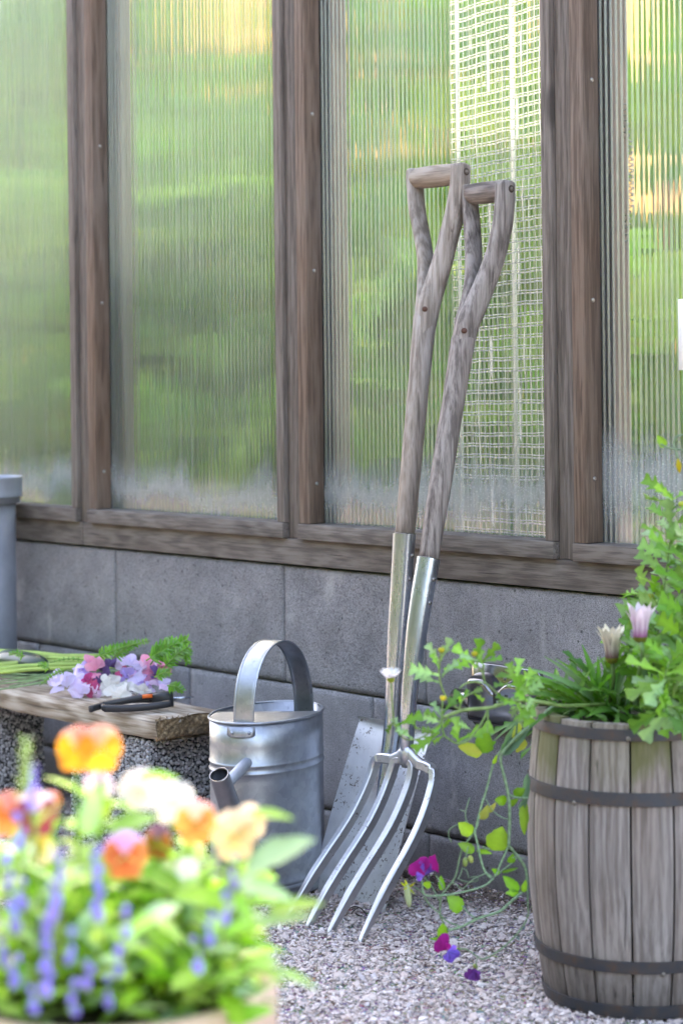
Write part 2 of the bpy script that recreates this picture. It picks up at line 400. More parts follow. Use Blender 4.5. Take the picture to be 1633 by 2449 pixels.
M['inleaf'] = attr_mat('inside_leaf', .8, 0, 60, .5, .2, .05, tint=(1.1, 1.15, .85))
M['petal'] = attr_mat('petal', .6, 0, 90, .42, .08, .2, tint=(1.05, 1.0, 1.0))
M['stem'] = attr_mat('stem', .5, 0, 90, .12, .15)

# ------------------------------------------------------------------ ground and gravel
def ground():
    m, t, o = newmat('gravel_ground'); n = N(t); v = n.coords(rand=False)
    a = n.noise(v, 160, 4, .7); b = n.noise(v, 5, 3)
    vo = n.n('ShaderNodeTexVoronoi', i_Vector=v, i_Scale=150)
    c = n.mix(.5, n.ramp(a, [(.3, (.2, .17, .165)), (.7, (.46, .41, .4))]), n.mix(1., (.33, .29, .28), vo.outputs['Color'], 'OVERLAY'))
    n.l(n.pri(Base_Color=c, Roughness=.95, Normal=n.bump(n.math('SUBTRACT', a, vo.outputs['Distance']), .004)), o.inputs[0])
    V = []; Fa = []
    xs = [-120, -20, -4] + list(np.linspace(-1.6, 1.8, 70)) + [4, 20, 120]; ys = [-120, -20, -4] + list(np.linspace(-2.2, .04, 50)) + [3, 20, 120]
    for y in ys:
        for x in xs: V.append((x, y, gh(x, y) - .004))
    nx = len(xs)
    for j in range(len(ys) - 1):
        for i in range(nx - 1): Fa.append((j * nx + i, j * nx + i + 1, (j + 1) * nx + i + 1, (j + 1) * nx + i))
    tag(link('ground', mesh('ground', V, Fa, m)), kind='structure')
def gh(x, y):
    if not (-1.6 <= x <= 1.8 and -2.2 <= y <= .04): return 0
    h = .004 * mnoise.noise(Vector((x * 5, y * 5, 0))) + .002 * mnoise.noise(Vector((x * 17, y * 17, 3)))
    return h
ground()
def gravel(n=105000):
    base = []
    for k in range(8):
        bm = bmesh.new(); bmesh.ops.create_icosphere(bm, subdivisions=1, radius=1)
        V = np.array([v.co[:] for v in bm.verts]); Fa = np.array([[v.index for v in f.verts] for f in bm.faces]); bm.free()
        V *= NR.uniform(.62, 1.25, (len(V), 1)); base.append(V)
    x = NR.uniform(-.9, 1.35, n * 4); y = NR.uniform(-1.0, .0, n * 4)
    # keep stones where the camera can see them, denser there
    rel = np.stack([x - CAM.x, y - CAM.y], 1); Zc = rel[:, 0] * D3.x + rel[:, 1] * D3.y; L = (rel[:, 0] * R3.x + rel[:, 1] * R3.y) / Zc
    py = 904 + .77 / Zc * F
    ok = (abs(L) < .20) & (py < 2620) & (y < -.002)
    x = x[ok][:n]; y = y[ok][:n]; n = len(x)
    sz = np.clip(NR.lognormal(math.log(.0016), .55, n), .0008, .009)
    far = NR.random(n)
    sc = np.stack([sz * NR.uniform(.9, 1.5, n), sz * NR.uniform(.7, 1.1, n), sz * NR.uniform(.35, .65, n)], 1)
    a, b, c = NR.uniform(0, 6.28, n), NR.normal(0, .35, n), NR.normal(0, .35, n)
    ca, sa, cb, sb, cc, sc_ = np.cos(a), np.sin(a), np.cos(b), np.sin(b), np.cos(c), np.sin(c)
    Rm = np.stack([np.stack([ca * cb, ca * sb * sc_ - sa * cc, ca * sb * cc + sa * sc_], 1), np.stack([sa * cb, sa * sb * sc_ + ca * cc, sa * sb * cc - ca * sc_], 1), np.stack([-sb, cb * sc_, cb * cc], 1)], 1)
    kind = NR.integers(0, 8, n)
    Vb = np.stack(base)[kind]
    V = np.einsum('nij,nkj->nki', Rm, Vb * sc[:, None, :])
    z = np.array([gh(p, q) for p, q in zip(x, y)]) + NR.uniform(-.003, .0022, n)
    V += np.stack([x, y, z], 1)[:, None, :]
    nv = V.shape[1]
    Fc = (Fa[None] + (np.arange(n) * nv)[:, None, None]).reshape(-1, 3)
    V = V.reshape(-1, 3)
    pal = np.array([(.57, .475, .44), (.64, .56, .53), (.48, .40, .38), (.71, .64, .61), (.3, .27, .275), (.56, .43, .39), (.48, .45, .48), (.76, .72, .71)])
    pi = NR.choice(8, n, p=[.25, .2, .16, .13, .06, .09, .08, .03]); cb_ = (pal[pi] * .75 + pal.mean(0) * .28) * NR.uniform(.88, 1.14, (n, 1))
    # damp dark earth with bark scraps in the strip under the wall
    wob = np.array([mnoise.noise(Vector((p * 7, q * 7, 1))) for p, q in zip(x, y)])
    strip = np.clip((y + .11 + .05 * wob) / .05, 0, 1) * np.where(NR.random(n) < .85, 1, .2)
    cb_ = cb_ * (1 - strip[:, None]) + np.array([(.12, .09, .075)]) * NR.uniform(.5, 1.6, (n, 1)) * strip[:, None]
    me = bpy.data.meshes.new('gravel'); nf = len(Fc)
    me.vertices.add(len(V)); me.vertices.foreach_set('co', V.ravel())
    me.loops.add(nf * 3); me.loops.foreach_set('vertex_index', Fc.ravel().astype(np.int32))
    me.polygons.add(nf); me.polygons.foreach_set('loop_start', np.arange(0, nf * 3, 3, dtype=np.int32))
    me.update(calc_edges=True)
    me.polygons.foreach_set('use_smooth', np.zeros(nf, dtype=bool))
    at = me.color_attributes.new('Col', 'FLOAT_COLOR', 'POINT'); cc4 = np.ones((len(V), 4)); cc4[:, :3] = np.repeat(cb_, nv, 0); at.data.foreach_set('color', cc4.ravel())
    me.materials.append(M['stone'])
    tag(link('gravel', me), 'loose pinkish grey gravel chips covering the ground in front of the wall', 'gravel', kind='stuff')
gravel()

# ------------------------------------------------------------------ block wall
bw = thing('block_wall', 'low wall of grey concrete blocks with open joints under the wooden frame', 'wall')
def block(x0, x1, z0, z1, ragged=False):
    J = .0013
    x0 += J; x1 -= J; z0 += J; z1 -= J
    cx, cz = (x0 + x1) / 2, (z0 + z1) / 2
    nx = max(6, int((x1 - x0) / .009)); nz = max(5, int((z1 - z0) / .009)); V = []; Fa = []
    yf = R.uniform(.006, .0095); sd = R.uniform(0, 99)
    for j in range(nz + 1):
        for i in range(nx + 1):
            x = x0 + (x1 - x0) * i / nx; z = z0 + (z1 - z0) * j / nz
            e = min(x - x0, x1 - x, z - z0, z1 - z)
            nn = mnoise.noise(Vector((x * 60 + sd, z * 60, 1))); n2 = mnoise.noise(Vector((x * 140 + sd, z * 140, 5)))
            y = yf + .0006 * nn
            if e < 1e-5:
                y += .0010 + .0022 * abs(n2)
                k = .0012 * n2 + .0008 * nn
                if i == 0: x += abs(k)
                if i == nx: x -= abs(k)
                if j == 0: z += abs(k)
                if j == nz: z -= abs(k) * (3 if ragged else 1)
            V.append((x - cx, y - yf, z - cz))
    W_ = nx + 1
    for j in range(nz):
        for i in range(nx): Fa.append((j * W_ + i, j * W_ + i + 1, (j + 1) * W_ + i + 1, (j + 1) * W_ + i))
    # sides and back
    ring = [i for i in range(W_)] + [j * W_ + nx for j in range(1, nz + 1)] + [nz * W_ + i for i in range(nx - 1, -1, -1)] + [j * W_ for j in range(nz - 1, 0, -1)]
    b0 = len(V)
    for q in ring: v = V[q]; V.append((v[0], .14, v[2]))
    for q in range(len(ring)):
        q2 = (q + 1) % len(ring); Fa.append((ring[q2], ring[q], b0 + q, b0 + q2))
    Fa.append(tuple(b0 + q for q in range(len(ring))))
    link('block', mesh('block', V, Fa, M['concrete']), bw, loc=(cx, yf, cz))
J1 = [-3.12, -2.63, -2.14, -1.645, -1.15, -.6544, -.1625, .1842, .676, 1.17, 1.66, 2.2]
J2 = [-3.12, -2.4, -1.9, -1.41, -.92, -.43, .0604, .55, 1.04, 1.53, 2.2]
J3 = [-3.12, -2.78, -2.28, -1.79, -1.3, -.8, -.305, .187, .68, 1.17, 1.66, 2.2]
for js, z0, z1, rg in ((J1, .2583, .4575, True), (J2, .0595, .2583, False), (J3, -.14, .0595, False)):
    for a, b in zip(js[:-1], js[1:]): block(a, b, z0, z1, rg)
link('core', mesh('core', *box(-3.1, 2.15, .024, .138, -.12, .445), M['dark'], smooth=False), bw)

# ------------------------------------------------------------------ greenhouse front frame
gw = thing('greenhouse_wall', 'brown stained timber greenhouse wall with ribbed clear plastic panes', 'greenhouse wall')
PER = .616; TOP = 1.74
def pane_mat():
    m, t, o = newmat('ribbed_polycarbonate'); n = N(t)
    v = n.coords(rand=False); tc = n.n('ShaderNodeTexCoord').outputs['Object']
    zz = n.n('ShaderNodeSeparateXYZ', i_0=tc).outputs[2]
    oi = n.n('ShaderNodeObjectInfo').outputs['Random']
    vr = n.coords((1, 1, .25))
    e = n.noise(vr, 26, 4, .65); f = n.noise(n.coords((1, 1, .12)), 150, 3, .7); low = n.noise(n.coords(), 3.2, 2)
    top = n.math('ADD', n.math('MULTIPLY', n.math('SUBTRACT', e, .5), .09), n.math('ADD', n.math('MULTIPLY', n.math('SUBTRACT', f, .5), .07), n.math('MULTIPLY', n.math('SUBTRACT', low, .5), .22)))
    h = n.math('SUBTRACT', n.math('ADD', zz, top), .0)
    fog = n.n('ShaderNodeMapRange', i_Value=h, i_1=.055, i_2=.125, i_3=1., i_4=0.).outputs[0]
    fog = n.math('MULTIPLY', fog, n.ramp(n.math('ADD', zz, n.math('MULTIPLY', top, .6)), [(.015, (.25,) * 3), (.055, (1, 1, 1))]))
    drops = n.ramp(n.noise(v, 300, 2, .6), [(.55, (0, 0, 0)), (.7, (1, 1, 1))])
    stz = n.math('MULTIPLY', n.ramp(n.noise(n.coords((1, 1, .02)), 130, 3, .7), [(.45, (0, 0, 0)), (.72, (1, 1, 1))]), .2)
    fac = n.math('ADD', n.math('MULTIPLY', fog, n.math('ADD', .4, n.math('MULTIPLY', drops, .3))), n.math('ADD', n.math('MULTIPLY', stz, .6), .07))
    gl = n.n('ShaderNodeBsdfGlass', i_IOR=1.45, i_Roughness=.03, i_Color=(.97, .99, .98, 1))
    tr = n.n('ShaderNodeBsdfTranslucent', i_0=(.08, .09, .085, 1)); df = n.n('ShaderNodeBsdfDiffuse', i_0=(.62, .68, .7, 1))
    a = n.n('ShaderNodeMixShader', i_0=.8); n.l(tr.outputs[0], a.inputs[1]); n.l(df.outputs[0], a.inputs[2])
    b = n.n('ShaderNodeMixShader'); n.l(fac, b.inputs[0]); n.l(gl.outputs[0], b.inputs[1]); n.l(a.outputs[0], b.inputs[2])
    n.l(b.outputs[0], o.inputs[0]); return m
M['pane'] = pane_mat()
def web_mat():
    m, t, o = newmat('pane_web'); n = N(t)
    tp = n.n('ShaderNodeBsdfTransparent', i_0=(.9, .95, .92, 1)); tr = n.n('ShaderNodeBsdfDiffuse', i_0=(.5, .55, .5, 1))
    g = n.n('ShaderNodeBsdfGlossy', i_Roughness=.25, i_Color=(.8, .85, .85, 1))
    a = n.n('ShaderNodeMixShader', i_0=.3); n.l(tr.outputs[0], a.inputs[1]); n.l(g.outputs[0], a.inputs[2])
    b = n.n('ShaderNodeMixShader', i_0=.16); n.l(tp.outputs[0], b.inputs[1]); n.l(a.outputs[0], b.inputs[2])
    n.l(b.outputs[0], o.inputs[0]); return m
M['web'] = web_mat()
ZS = .529
def make_pane(k, xa, xb, pitch=.0098, amp=.00011):
    V = []; Fa = []; x = xa; xs = []; off = []
    p0 = xa
    A = amp; 
    while p0 < xb:
        p = pitch * R.uniform(.94, 1.06); A = amp * R.uniform(.35, 1.6); tl = R.uniform(-.0001, .0001)
        for q in range(8):
            xs.append(p0 + p * q / 8); off.append(A * math.cos(2 * math.pi * q / 8) + tl * math.sin(2 * math.pi * q / 8))
        p0 += p
    zs = list(np.linspace(ZS - .01, TOP, 9)); cx = (xa + xb) / 2
    for z in zs:
        for x, y in zip(xs, off): V.append((x - cx, y, z - ZS))
    n_ = len(xs)
    for j in range(len(zs) - 1):
        for i in range(n_ - 1): Fa.append((j * n_ + i, j * n_ + i + 1, (j + 1) * n_ + i + 1, (j + 1) * n_ + i))
    b0 = len(V)
    for z in (zs[0], zs[-1]):
        for x in (xs[0], xs[-1]): V.append((x - cx, .0016, z - ZS))
    Fa.append((b0, b0 + 2, b0 + 3, b0 + 1))
    o = link('pane', mesh('pane', V, Fa, M['pane']), gw, loc=(cx, .030, ZS))
    w = MB(); x = xa + .004
    while x < xb - .002:
        w.add(*box(x - cx, x - cx + .0004, .0022, .0075, 0, TOP - ZS)); x += pitch
    wo_ = link('rib', w.mesh('rib', M['web'], False), o); wo_.matrix_parent_inverse = Matrix.Identity(4)
    wo_['kind'] = 'stuff'
    return o
for k in range(-5, 4):
    L = k * PER - .105 + 0.0   # left edge of the right-hand batten of post k
    post = board('post', gw, L - .037, L - .0002, .003, .045, .5035, TOP, M['woodZ'])
    b1 = board('batten', gw, L - .0565, L - .0375, -.006, .0285, ZS + .0005, TOP, M['woodZ'], .0016)
    b2 = board('batten', gw, L + .0002, L + .0255, -.005, .0285, ZS + .0005, TOP, M['woodZb'], .0016)
    board('stud', gw, L - .05, L + .036, .046, .082, .49, TOP, M['woodZb'])
    board('sill', gw, L + .0003, L + PER - .0378, -.010, .0445, .5035, ZS, M['woodX'], .002)
    make_pane(k, L + .012, L + PER - .05)
    # screws on the side of the batten that faces right
    for (px, py) in {-1: ((240, 350), (245, 725), (250, 1128)), 0: ((747, 273), (751, 648), (758, 1157)), 1: ((1414, 191), (1417, 718), (1421, 1145))}.get(k, ()):
        p = at_x(px, py, L + .0258)
        V, Fa = tube([(-.001, 0, 0), (.0006, 0, 0), (.0012, 0, 0)], [.0034, .0034, .0022], 14)
        V2, F2 = tube([(.0004, 0, 0), (.0014, 0, 0)], [.0011, .0011], 6)
        s_ = link('screw', bevel_mesh('screw', V, Fa, M['screw'], .0003, 1), b2)
        s_.matrix_parent_inverse = Matrix.Translation(-b2.location); s_.location = p
rails = [(-3.2, -.7503), (-.7497, 1.42), (1.4206, 2.2)]
for a, b in rails:
    board('bottom_rail', gw, a, b, 0, .09, .4597, .503, M['woodX'], .002)
board('top_rail', gw, -3.2, 2.2, -.02, .1, TOP + .0005, TOP + .1, M['woodX'], .003)
# ------------------------------------------------------------------ inside the greenhouse
def opal():
    m, t, o = newmat('opal_sheet'); n = N(t)
    tr = n.n('ShaderNodeBsdfTranslucent', i_0=(.56, .45, .27, 1)); df = n.n('ShaderNodeBsdfDiffuse', i_0=(.75, .69, .56, 1))
    a = n.n('ShaderNodeMixShader', i_0=.25); n.l(tr.outputs[0], a.inputs[1]); n.l(df.outputs[0], a.inputs[2]); n.l(a.outputs[0], o.inputs[0]); return m
M['opal'] = opal()
rw = thing('greenhouse_wall', 'cream opal back wall of the greenhouse glowing behind the plants', 'greenhouse wall')
YR = 2.3
for k in range(9):
    xa = -6.4 + k * .75
    board('rear_pane', rw, xa + .05, xa + .70, YR, YR + .006, .55, 3.15, M['opal'])
    board('rear_post', rw, xa - .05, xa + .05, YR, YR + .05, 0, 3.2, M['woodZb'])
board('rear_board', rw, -6.45, .4, YR + .01, YR + .04, 0, .549, M['woodX'])

def leaf_mesh(name, L, Wd, lobes=0, depth=.45, fold=.18, curl=.25, col=(.08, .2, .03), col2=None, n=None, tipw=.0, seed=0, mat=None, wav=0):
    """leaf along +x, surface normal +z"""
    n = n or (10 if not lobes else lobes * 4 + 2)
    rr = random.Random(seed); V = []; Fa = []; C = []
    col2 = col2 or tuple(min(1, c * 1.5) for c in col)
    for i in range(n + 1):
        t = i / n
        if lobes:
            base = (math.sin(math.pi * min(1, t * .82 + .12)) ** .7) * (.25 + .75 * t) 
            s_ = .5 + .5 * math.cos(2 * math.pi * (t * lobes))
            w = Wd * .5 * base * (1 - depth * s_); fwd = Wd * .22 * (1 - s_)
            if t < .18: w = Wd * .06
        else:
            w = Wd * .5 * max(.03, (math.sin(math.pi * t ** .8)) ** .75); fwd = 0
        if i == n: w = .0005
        x = L * t; z = -curl * L * t * t + (wav * L * math.sin(t * 9 + seed) if wav else 0)
        for q, sgn in ((w, 1), (0, 0), (w, -1)):
            V.append((x + (fwd if sgn else 0), sgn * q * rr.uniform(.88, 1.1), z + fold * abs(q) * 2))
            k = .5 + .5 * abs(sgn)
            C.append(tuple(a * (1 - k * rr.uniform(.6, 1)) + b * k * 1 * rr.uniform(.6, 1) if 0 else a + (b - a) * (1 - k) for a, b in zip(col, col2)))
    for i in range(n):
        a = i * 3; Fa += [(a, a + 1, a + 4, a + 3), (a + 1, a + 2, a + 5, a + 4)]
    return mesh(name, V, Fa, mat or M['leaf'], C)
def heart_mesh(name, S, col, seed=0):
    rr = random.Random(seed); V = [(0, 0, 0)]; C = [tuple(min(1, c * 1.3) for c in col)]; Fa = []; n = 22
    for ring, rad in ((1, .5), (2, 1)):
        for i in range(n):
            a = 2 * math.pi * i / n; r_ = S * .5 * rad * (1.05 - .3 * math.cos(a - math.pi) ** 9 + .16 * math.cos(5 * a) * (ring == 2) + rr.uniform(-.05, .05))
            V.append((r_ * math.cos(a) + .0, r_ * math.sin(a), -.25 * r_ * r_ / S + rr.uniform(-.02, .02) * S * ring)); C.append(tuple(c * rr.uniform(.85, 1.15) for c in col))
    for i in range(n):
        j = (i + 1) % n
        Fa += [(0, 1 + i, 1 + j), (1 + i, 1 + n + i, 1 + n + j, 1 + j)]
    return mesh(name, V, Fa, M['inleaf'], C)
HG = [heart_mesh('leaf', .17, c, i) for i, c in enumerate([(.24, .46, .06), (.3, .5, .07), (.18, .38, .07), (.36, .53, .11), (.22, .40, .12)])]
def stalk(parent, pts, rad, col, name='stem', n=6, seg=4, mat=None):
    P = spline(pts, seg); rr = interp(rad, seg) if hasattr(rad, '__len__') else rad
    if hasattr(rr, '__len__') and len(rr) != len(P): rr = rr[:len(P)] + [rr[-1]] * (len(P) - len(rr))
    V, Fa = tube(P, rr, n)
    cols = [tuple(c * (1 + .25 * math.sin(i * .37)) for c in col) for i in range(len(V))]
    return link(name, mesh(name, V, Fa, mat or M['stem'], cols), parent)
INLAB = ['broad leaved climbing plant inside the greenhouse behind the leftmost pane', 'broad leaved plant behind the left edge of the second pane', 'tall leafy plant in the middle behind the second pane', 'leafy plant inside behind the right half of the second pane', 'low leafy plant behind the bottom of the third pane', 'big leaved squash plant behind the left half of the third pane', 'leafy plant glimpsed through the white netting', 'bright green leafy plant behind the rightmost pane', 'low bushy plant at the foot of the leftmost pane', 'low bushy plant at the foot of the second pane', 'tall leafy plant high up behind the third pane', 'spreading plant behind the left pane, top part', 'high leafy plant far back behind the right half of the second pane', 'high leafy plant far back behind the left half of the second pane', 'tall leafy plant at the very back behind the top of the leftmost pane', 'sparse leafy plant high up behind the rightmost pane']
def inside_plant(i, px, Y, z0, z1, wid, cnt, sizes=(.8, 1.5), dens=1):
    c = at_y(px, 900, Y); t = thing('climbing_plant', INLAB[i], 'plant', (c.x, Y, 0), 'leafy plants inside the greenhouse')
    stalk(t, [(c.x, Y, 0), (c.x + rnd(-.05, .05), Y, (z0 + z1) / 2), (c.x + rnd(-.1, .1), Y + .05, z1)], [.008, .006, .003], (.08, .16, .04))
    for _ in range(cnt):
        a = rnd(0, 6.28); rr_ = wid * math.sqrt(R.random()); z = rnd(z0, z1)
        taper = 1 - .5 * abs((z - (z0 + z1) / 2) / ((z1 - z0) / 2)) ** 3
        p = Vector((c.x + rr_ * taper * math.cos(a), Y + .55 * rr_ * math.sin(a), z))
        dr = Vector((math.cos(a + rnd(-1, 1)), math.sin(a + rnd(-1, 1)), rnd(-.7, .2)))
        link('leaf', R.choice(HG), t, mat4=frame4(p, dr, Vector((rnd(-.6, .6), -1.1, rnd(0, 1))), rnd(*sizes)))
for a in [(0, 60, 1.0, .15, 1.35, .5, 150), (1, 300, .85, .1, 1.2, .42, 120), (2, 400, 1.35, .2, 1.5, .5, 120), (12, 580, 1.7, 1.15, 1.75, .45, 40), (13, 250, 1.6, 1.2, 2.1, .45, 44), (3, 600, .8, .1, 1.25, .36, 130), (4, 840, .75, .1, .9, .42, 110),
          (5, 930, .32, .70, .98, .11, 13, (.9, 1.3)), (6, 1180, .95, .15, 1.15, .42, 110), (7, 1560, .55, .1, 1.02, .3, 90, (.6, 1.1)), (8, 60, .5, .05, .8, .35, 70), (9, 450, .5, .05, .75, .4, 90),
          (10, 980, 1.4, .9, 1.8, .5, 85), (11, -20, 1.5, .9, 2.3, .75, 160), (14, 10, 1.9, 1.35, 3.0, .75, 230), (15, 1600, 1.1, 1.0, 1.75, .4, 42)]:
    inside_plant(*a)
# white netting leaning against the inside of the third pane
nt_ = thing('white_netting', 'white plastic trellis netting hanging behind the right half of the third pane', 'netting', (.3, .05, .6))
w = MB(); yN = .0415
xL, xRr = at_y(1082, 600, yN).x, .47
z = .50
k = 0
while z < 1.62:
    sl_ = .10 * (z - .55)
    for dz, rad_ in ((0, .0013), (.0042, .0009)):
        P = []
        for i in range(25):
            x = xL + (xRr - xL) * i / 24
            P.append((x, yN + .0012 * math.sin(x * 60 + z * 9), z + dz + sl_ * (x - xL) + .0005 * math.sin(x * 75 + k * 1.3) + .0003 * math.sin(x * 210 + k)))
        w.add(*tube(P, rad_, 5, ref=(0, 1, 0)))
    z += .0153 if z > .9 else .0162; k += 1
wn = w.build('cross_strand', M['net'], nt_); wn['kind'] = 'stuff'
w = MB(); x = xL
while x < xRr:
    w.add(*tube([(x + .0015 * math.sin(q * 1.7 + x * 40), yN + .002, .5 + q * .06) for q in range(20)], .0005, 5)); x += R.uniform(.010, .016)
wn = w.build('upright_strand', M['net'], nt_); wn['kind'] = 'stuff'
for xx, rr_ in ((at_y(1224, 600, yN).x, .0045), (at_y(1092, 600, yN).x, .003)):  # wide strip stands in for a vertical glow; narrow strip edges the netting
    link('glow_edge_strip', mesh('glow_edge_strip', *tube([(xx, yN + .006, .5), (xx, yN + .006, 1.66)], [(rr_, .0012)] * 2, 8, ref=(1, 0, 0)), M['net']), nt_)
# tendrils and cord behind the rightmost pane
P = [at_y(1480 + 35 * math.sin(q * .35) - q * 1.5, 180 + q * 60, .075) for q in range(14)]
tag(link('coiled_cord', mesh('coiled_cord', *tube([p + Vector((.004 * math.cos(i * 1.9), .004 * math.sin(i * 1.9), 0)) for i, p in enumerate(spline(P, 14))], .0011, 5), M['rope'])), 'thin grey coiled cord hanging behind the rightmost pane', 'cord')
wt = at_y(1631, 800, .02)
tag(link('white_card', bevel_mesh('white_card', *box(-.007, .03, -.001, .001, -.049, .049), M['white'], .0004, 1), loc=(wt.x, .02, wt.z)), 'small white card at the right edge against the rightmost pane', 'card')

# ------------------------------------------------------------------ grey pipe, bench, pedestal
pc = at_d(-48, 1163, 4.09); pc.z = 0
pp = thing('metal_pipe', 'grey zinc pipe with a wide collar standing at the left edge by the wall', 'pipe', pc)
zt = at_d(-48, 1140, 4.09).z; pr_ = 85 * 4.09 / F
link('tube', mesh('tube', *lathe([(.001, 0), (pr_, 0), (pr_, zt - .03), (pr_ - .002, zt - .03)], 40, pc), M['zincw']), pp)
cr_ = 101 * 4.09 / F
link('collar', sharp(link('collar', mesh('collar', *lathe([(pr_, zt - .040), (cr_, zt - .040), (cr_ + .0015, zt - .037), (cr_, zt - .034), (cr_, zt - .004), (cr_ + .001, zt), (cr_ - .003, zt), (cr_ - .004, zt - .05), (.001, zt - .06)], 40, pc), M['zincw']))).data, pp) if 0 else link('collar', mesh('collar', *lathe([(pr_, zt - .040), (cr_, zt - .040), (cr_ + .0015, zt - .037), (cr_, zt - .034), (cr_, zt - .004), (cr_ + .001, zt), (cr_ - .003, zt), (cr_ - .004, zt - .05), (.001, zt - .06)], 40, pc), M['zincw']), pp)

def plank():
    x0, x1 = -1.75, -.0975; y0, y1 = -.305, -.165; z0, z1 = .203, .24
    t = thing('bench_plank', 'thick weathered wooden plank with a split end laid across blocks', 'plank', ((x0 + x1) / 2, (y0 + y1) / 2, z0))
    V = []; Fa = []; nx = 70; ny = 8; nz = 4
    def ring(x, e):
        pts = []
        prof = [(y0, z0)] + [(y0, z0 + (z1 - z0) * q / nz) for q in range(1, nz)] + [(y0, z1)] + [(y0 + (y1 - y0) * q / ny, z1) for q in range(1, ny)] + [(y1, z1), (y1, z0)] + [(y1 + (y0 - y1) * q / ny, z0) for q in range(1, ny)]
        for (y, z) in prof:
            cy = .003 if (y in (y0, y1) and z in (z0, z1)) else 0
            yy = y + (cy if y == y0 else -cy); zz = z + (cy if z == z0 else -cy)
            nn = mnoise.noise(Vector((x * 6, y * 9, z * 20))); n2 = mnoise.noise(Vector((x * 35, y * 30, z * 60)))
            pts.append((x + (e * (.006 * mnoise.noise(Vector((y * 45, z * 60, 4))) + .003 * mnoise.noise(Vector((y * 150, z * 150, 4)))) if e else 0), yy + .0022 * nn + .0012 * n2 * (1 + 2 * e), zz + .0015 * nn + .001 * n2 * (1 + 2 * e)))
        return pts
    n_ = None
    for i in range(nx + 1):
        x = x0 + (x1 - x0) * (1 - (1 - i / nx) ** 1.8); p = ring(x, 1 if i == nx else 0); n_ = len(p); V += p
    for i in range(nx):
        for k in range(n_): Fa.append((i * n_ + k, (i + 1) * n_ + k, (i + 1) * n_ + (k + 1) % n_, i * n_ + (k + 1) % n_))
    cxx = (x0 + x1) / 2
    link('board', mesh('board', [(v[0] - cxx, v[1], v[2]) for v in V], Fa, M['plank']), t, loc=(cxx, 0, 0))
    # sawn end: rough grid face
    g = MB(); ny2, nz2 = 36, 12; V2 = []; F2 = []
    for j in range(nz2 + 1):
        for i in range(ny2 + 1):
            y = y0 + .001 + (y1 - y0 - .002) * i / ny2; z = z0 + .001 + (z1 - z0 - .002) * j / nz2
            ed = min(y - y0, y1 - y, z - z0, z1 - z) < .0015
            q = .003 * mnoise.noise(Vector((y * 120, z * 120, 9))) + .0035 * mnoise.noise(Vector((y * 40, z * 50, 2))) + (.002 * mnoise.noise(Vector((y * 300, z * 300, 2))))
            V2.append((x1 + .001 + (-.006 if ed else q), y, z))
    for j in range(nz2):
        for i in range(ny2): F2.append((j * (ny2 + 1) + i, j * (ny2 + 1) + i + 1, (j + 1) * (ny2 + 1) + i + 1, (j + 1) * (ny2 + 1) + i))
    link('sawn_end', mesh('sawn_end', V2, F2, M['endgrain']), t)
    s = MB()
    for _ in range(60):
        y = rnd(y0, y0 + .06); z = rnd(z0, z1) if R.random() < .5 else R.choice((z0 + .002, z1 - .001)); p = Vector((x1 + .001 + rnd(-.006, .004), y, z))
        s.add(*tube([p, p + Vector((rnd(0, .006), rnd(-.004, .004), rnd(-.006, .006)))], [.0009, .0003], 5))
    o = s.build('splinter', M['endgrain'], t); o['kind'] = 'stuff'
plank()
def pedestal(x0, x1, y0, y1, z1, label):
    t = thing('clinker_block', label, 'concrete block', ((x0 + x1) / 2, (y0 + y1) / 2, 0), 'blocks carrying the plank')
    link('body', mesh('body', *box(x0 + .004, x1 - .004, y0 + .004, y1 - .004, 0, z1 - .004), simple('clinker_mortar', (.035, .035, .037), .95, 0, .001), smooth=False), t)
    bm = bmesh.new(); bmesh.ops.create_icosphere(bm, subdivisions=1, radius=1)
    B = [v.co.copy() for v in bm.verts]; Fb = [tuple(v.index for v in f.verts) for f in bm.faces]; bm.free()
    g = MB(); st = .0052
    faces = [('f', x0, x1, 0, z1), ('r', y0, y1, 0, z1)]
    for kd, a0, a1, b0, b1 in faces:
        a = a0
        while a < a1:
            b = b0
            while b < b1:
                u, v = a + rnd(-.0018, .0018), b + rnd(-.0018, .0018); s_ = rnd(.0019, .0037); q = rnd(-.001, .0012)
                p = Vector((u, y0 + .003 - q, v)) if kd == 'f' else Vector((x1 - .003 + q, u, v))
                gcol = rnd(.25, .6) * (1 if R.random() < .85 else .4); cc = (gcol, gcol, gcol * 1.04)
                if p.z < z1 - .002: g.add([p + Vector((c.x * s_ * rnd(.8, 1.1), c.y * s_, c.z * s_)) for c in B], Fb, cc)
                b += st * rnd(.75, 1.1)
            a += st * .92
    o = g.build('nodule', M['nodule'], t); o['kind'] = 'stuff'
pedestal(-.352, -.128, -.297, -.172, .2035, 'rough porous clinker block under the near end of the plank')
pl_ = at_y(32, 1800, -.29)
pedestal(pl_.x - .28, pl_.x - .08, -.29, -.172, .2035, 'rough porous clinker block under the plank at the left edge')

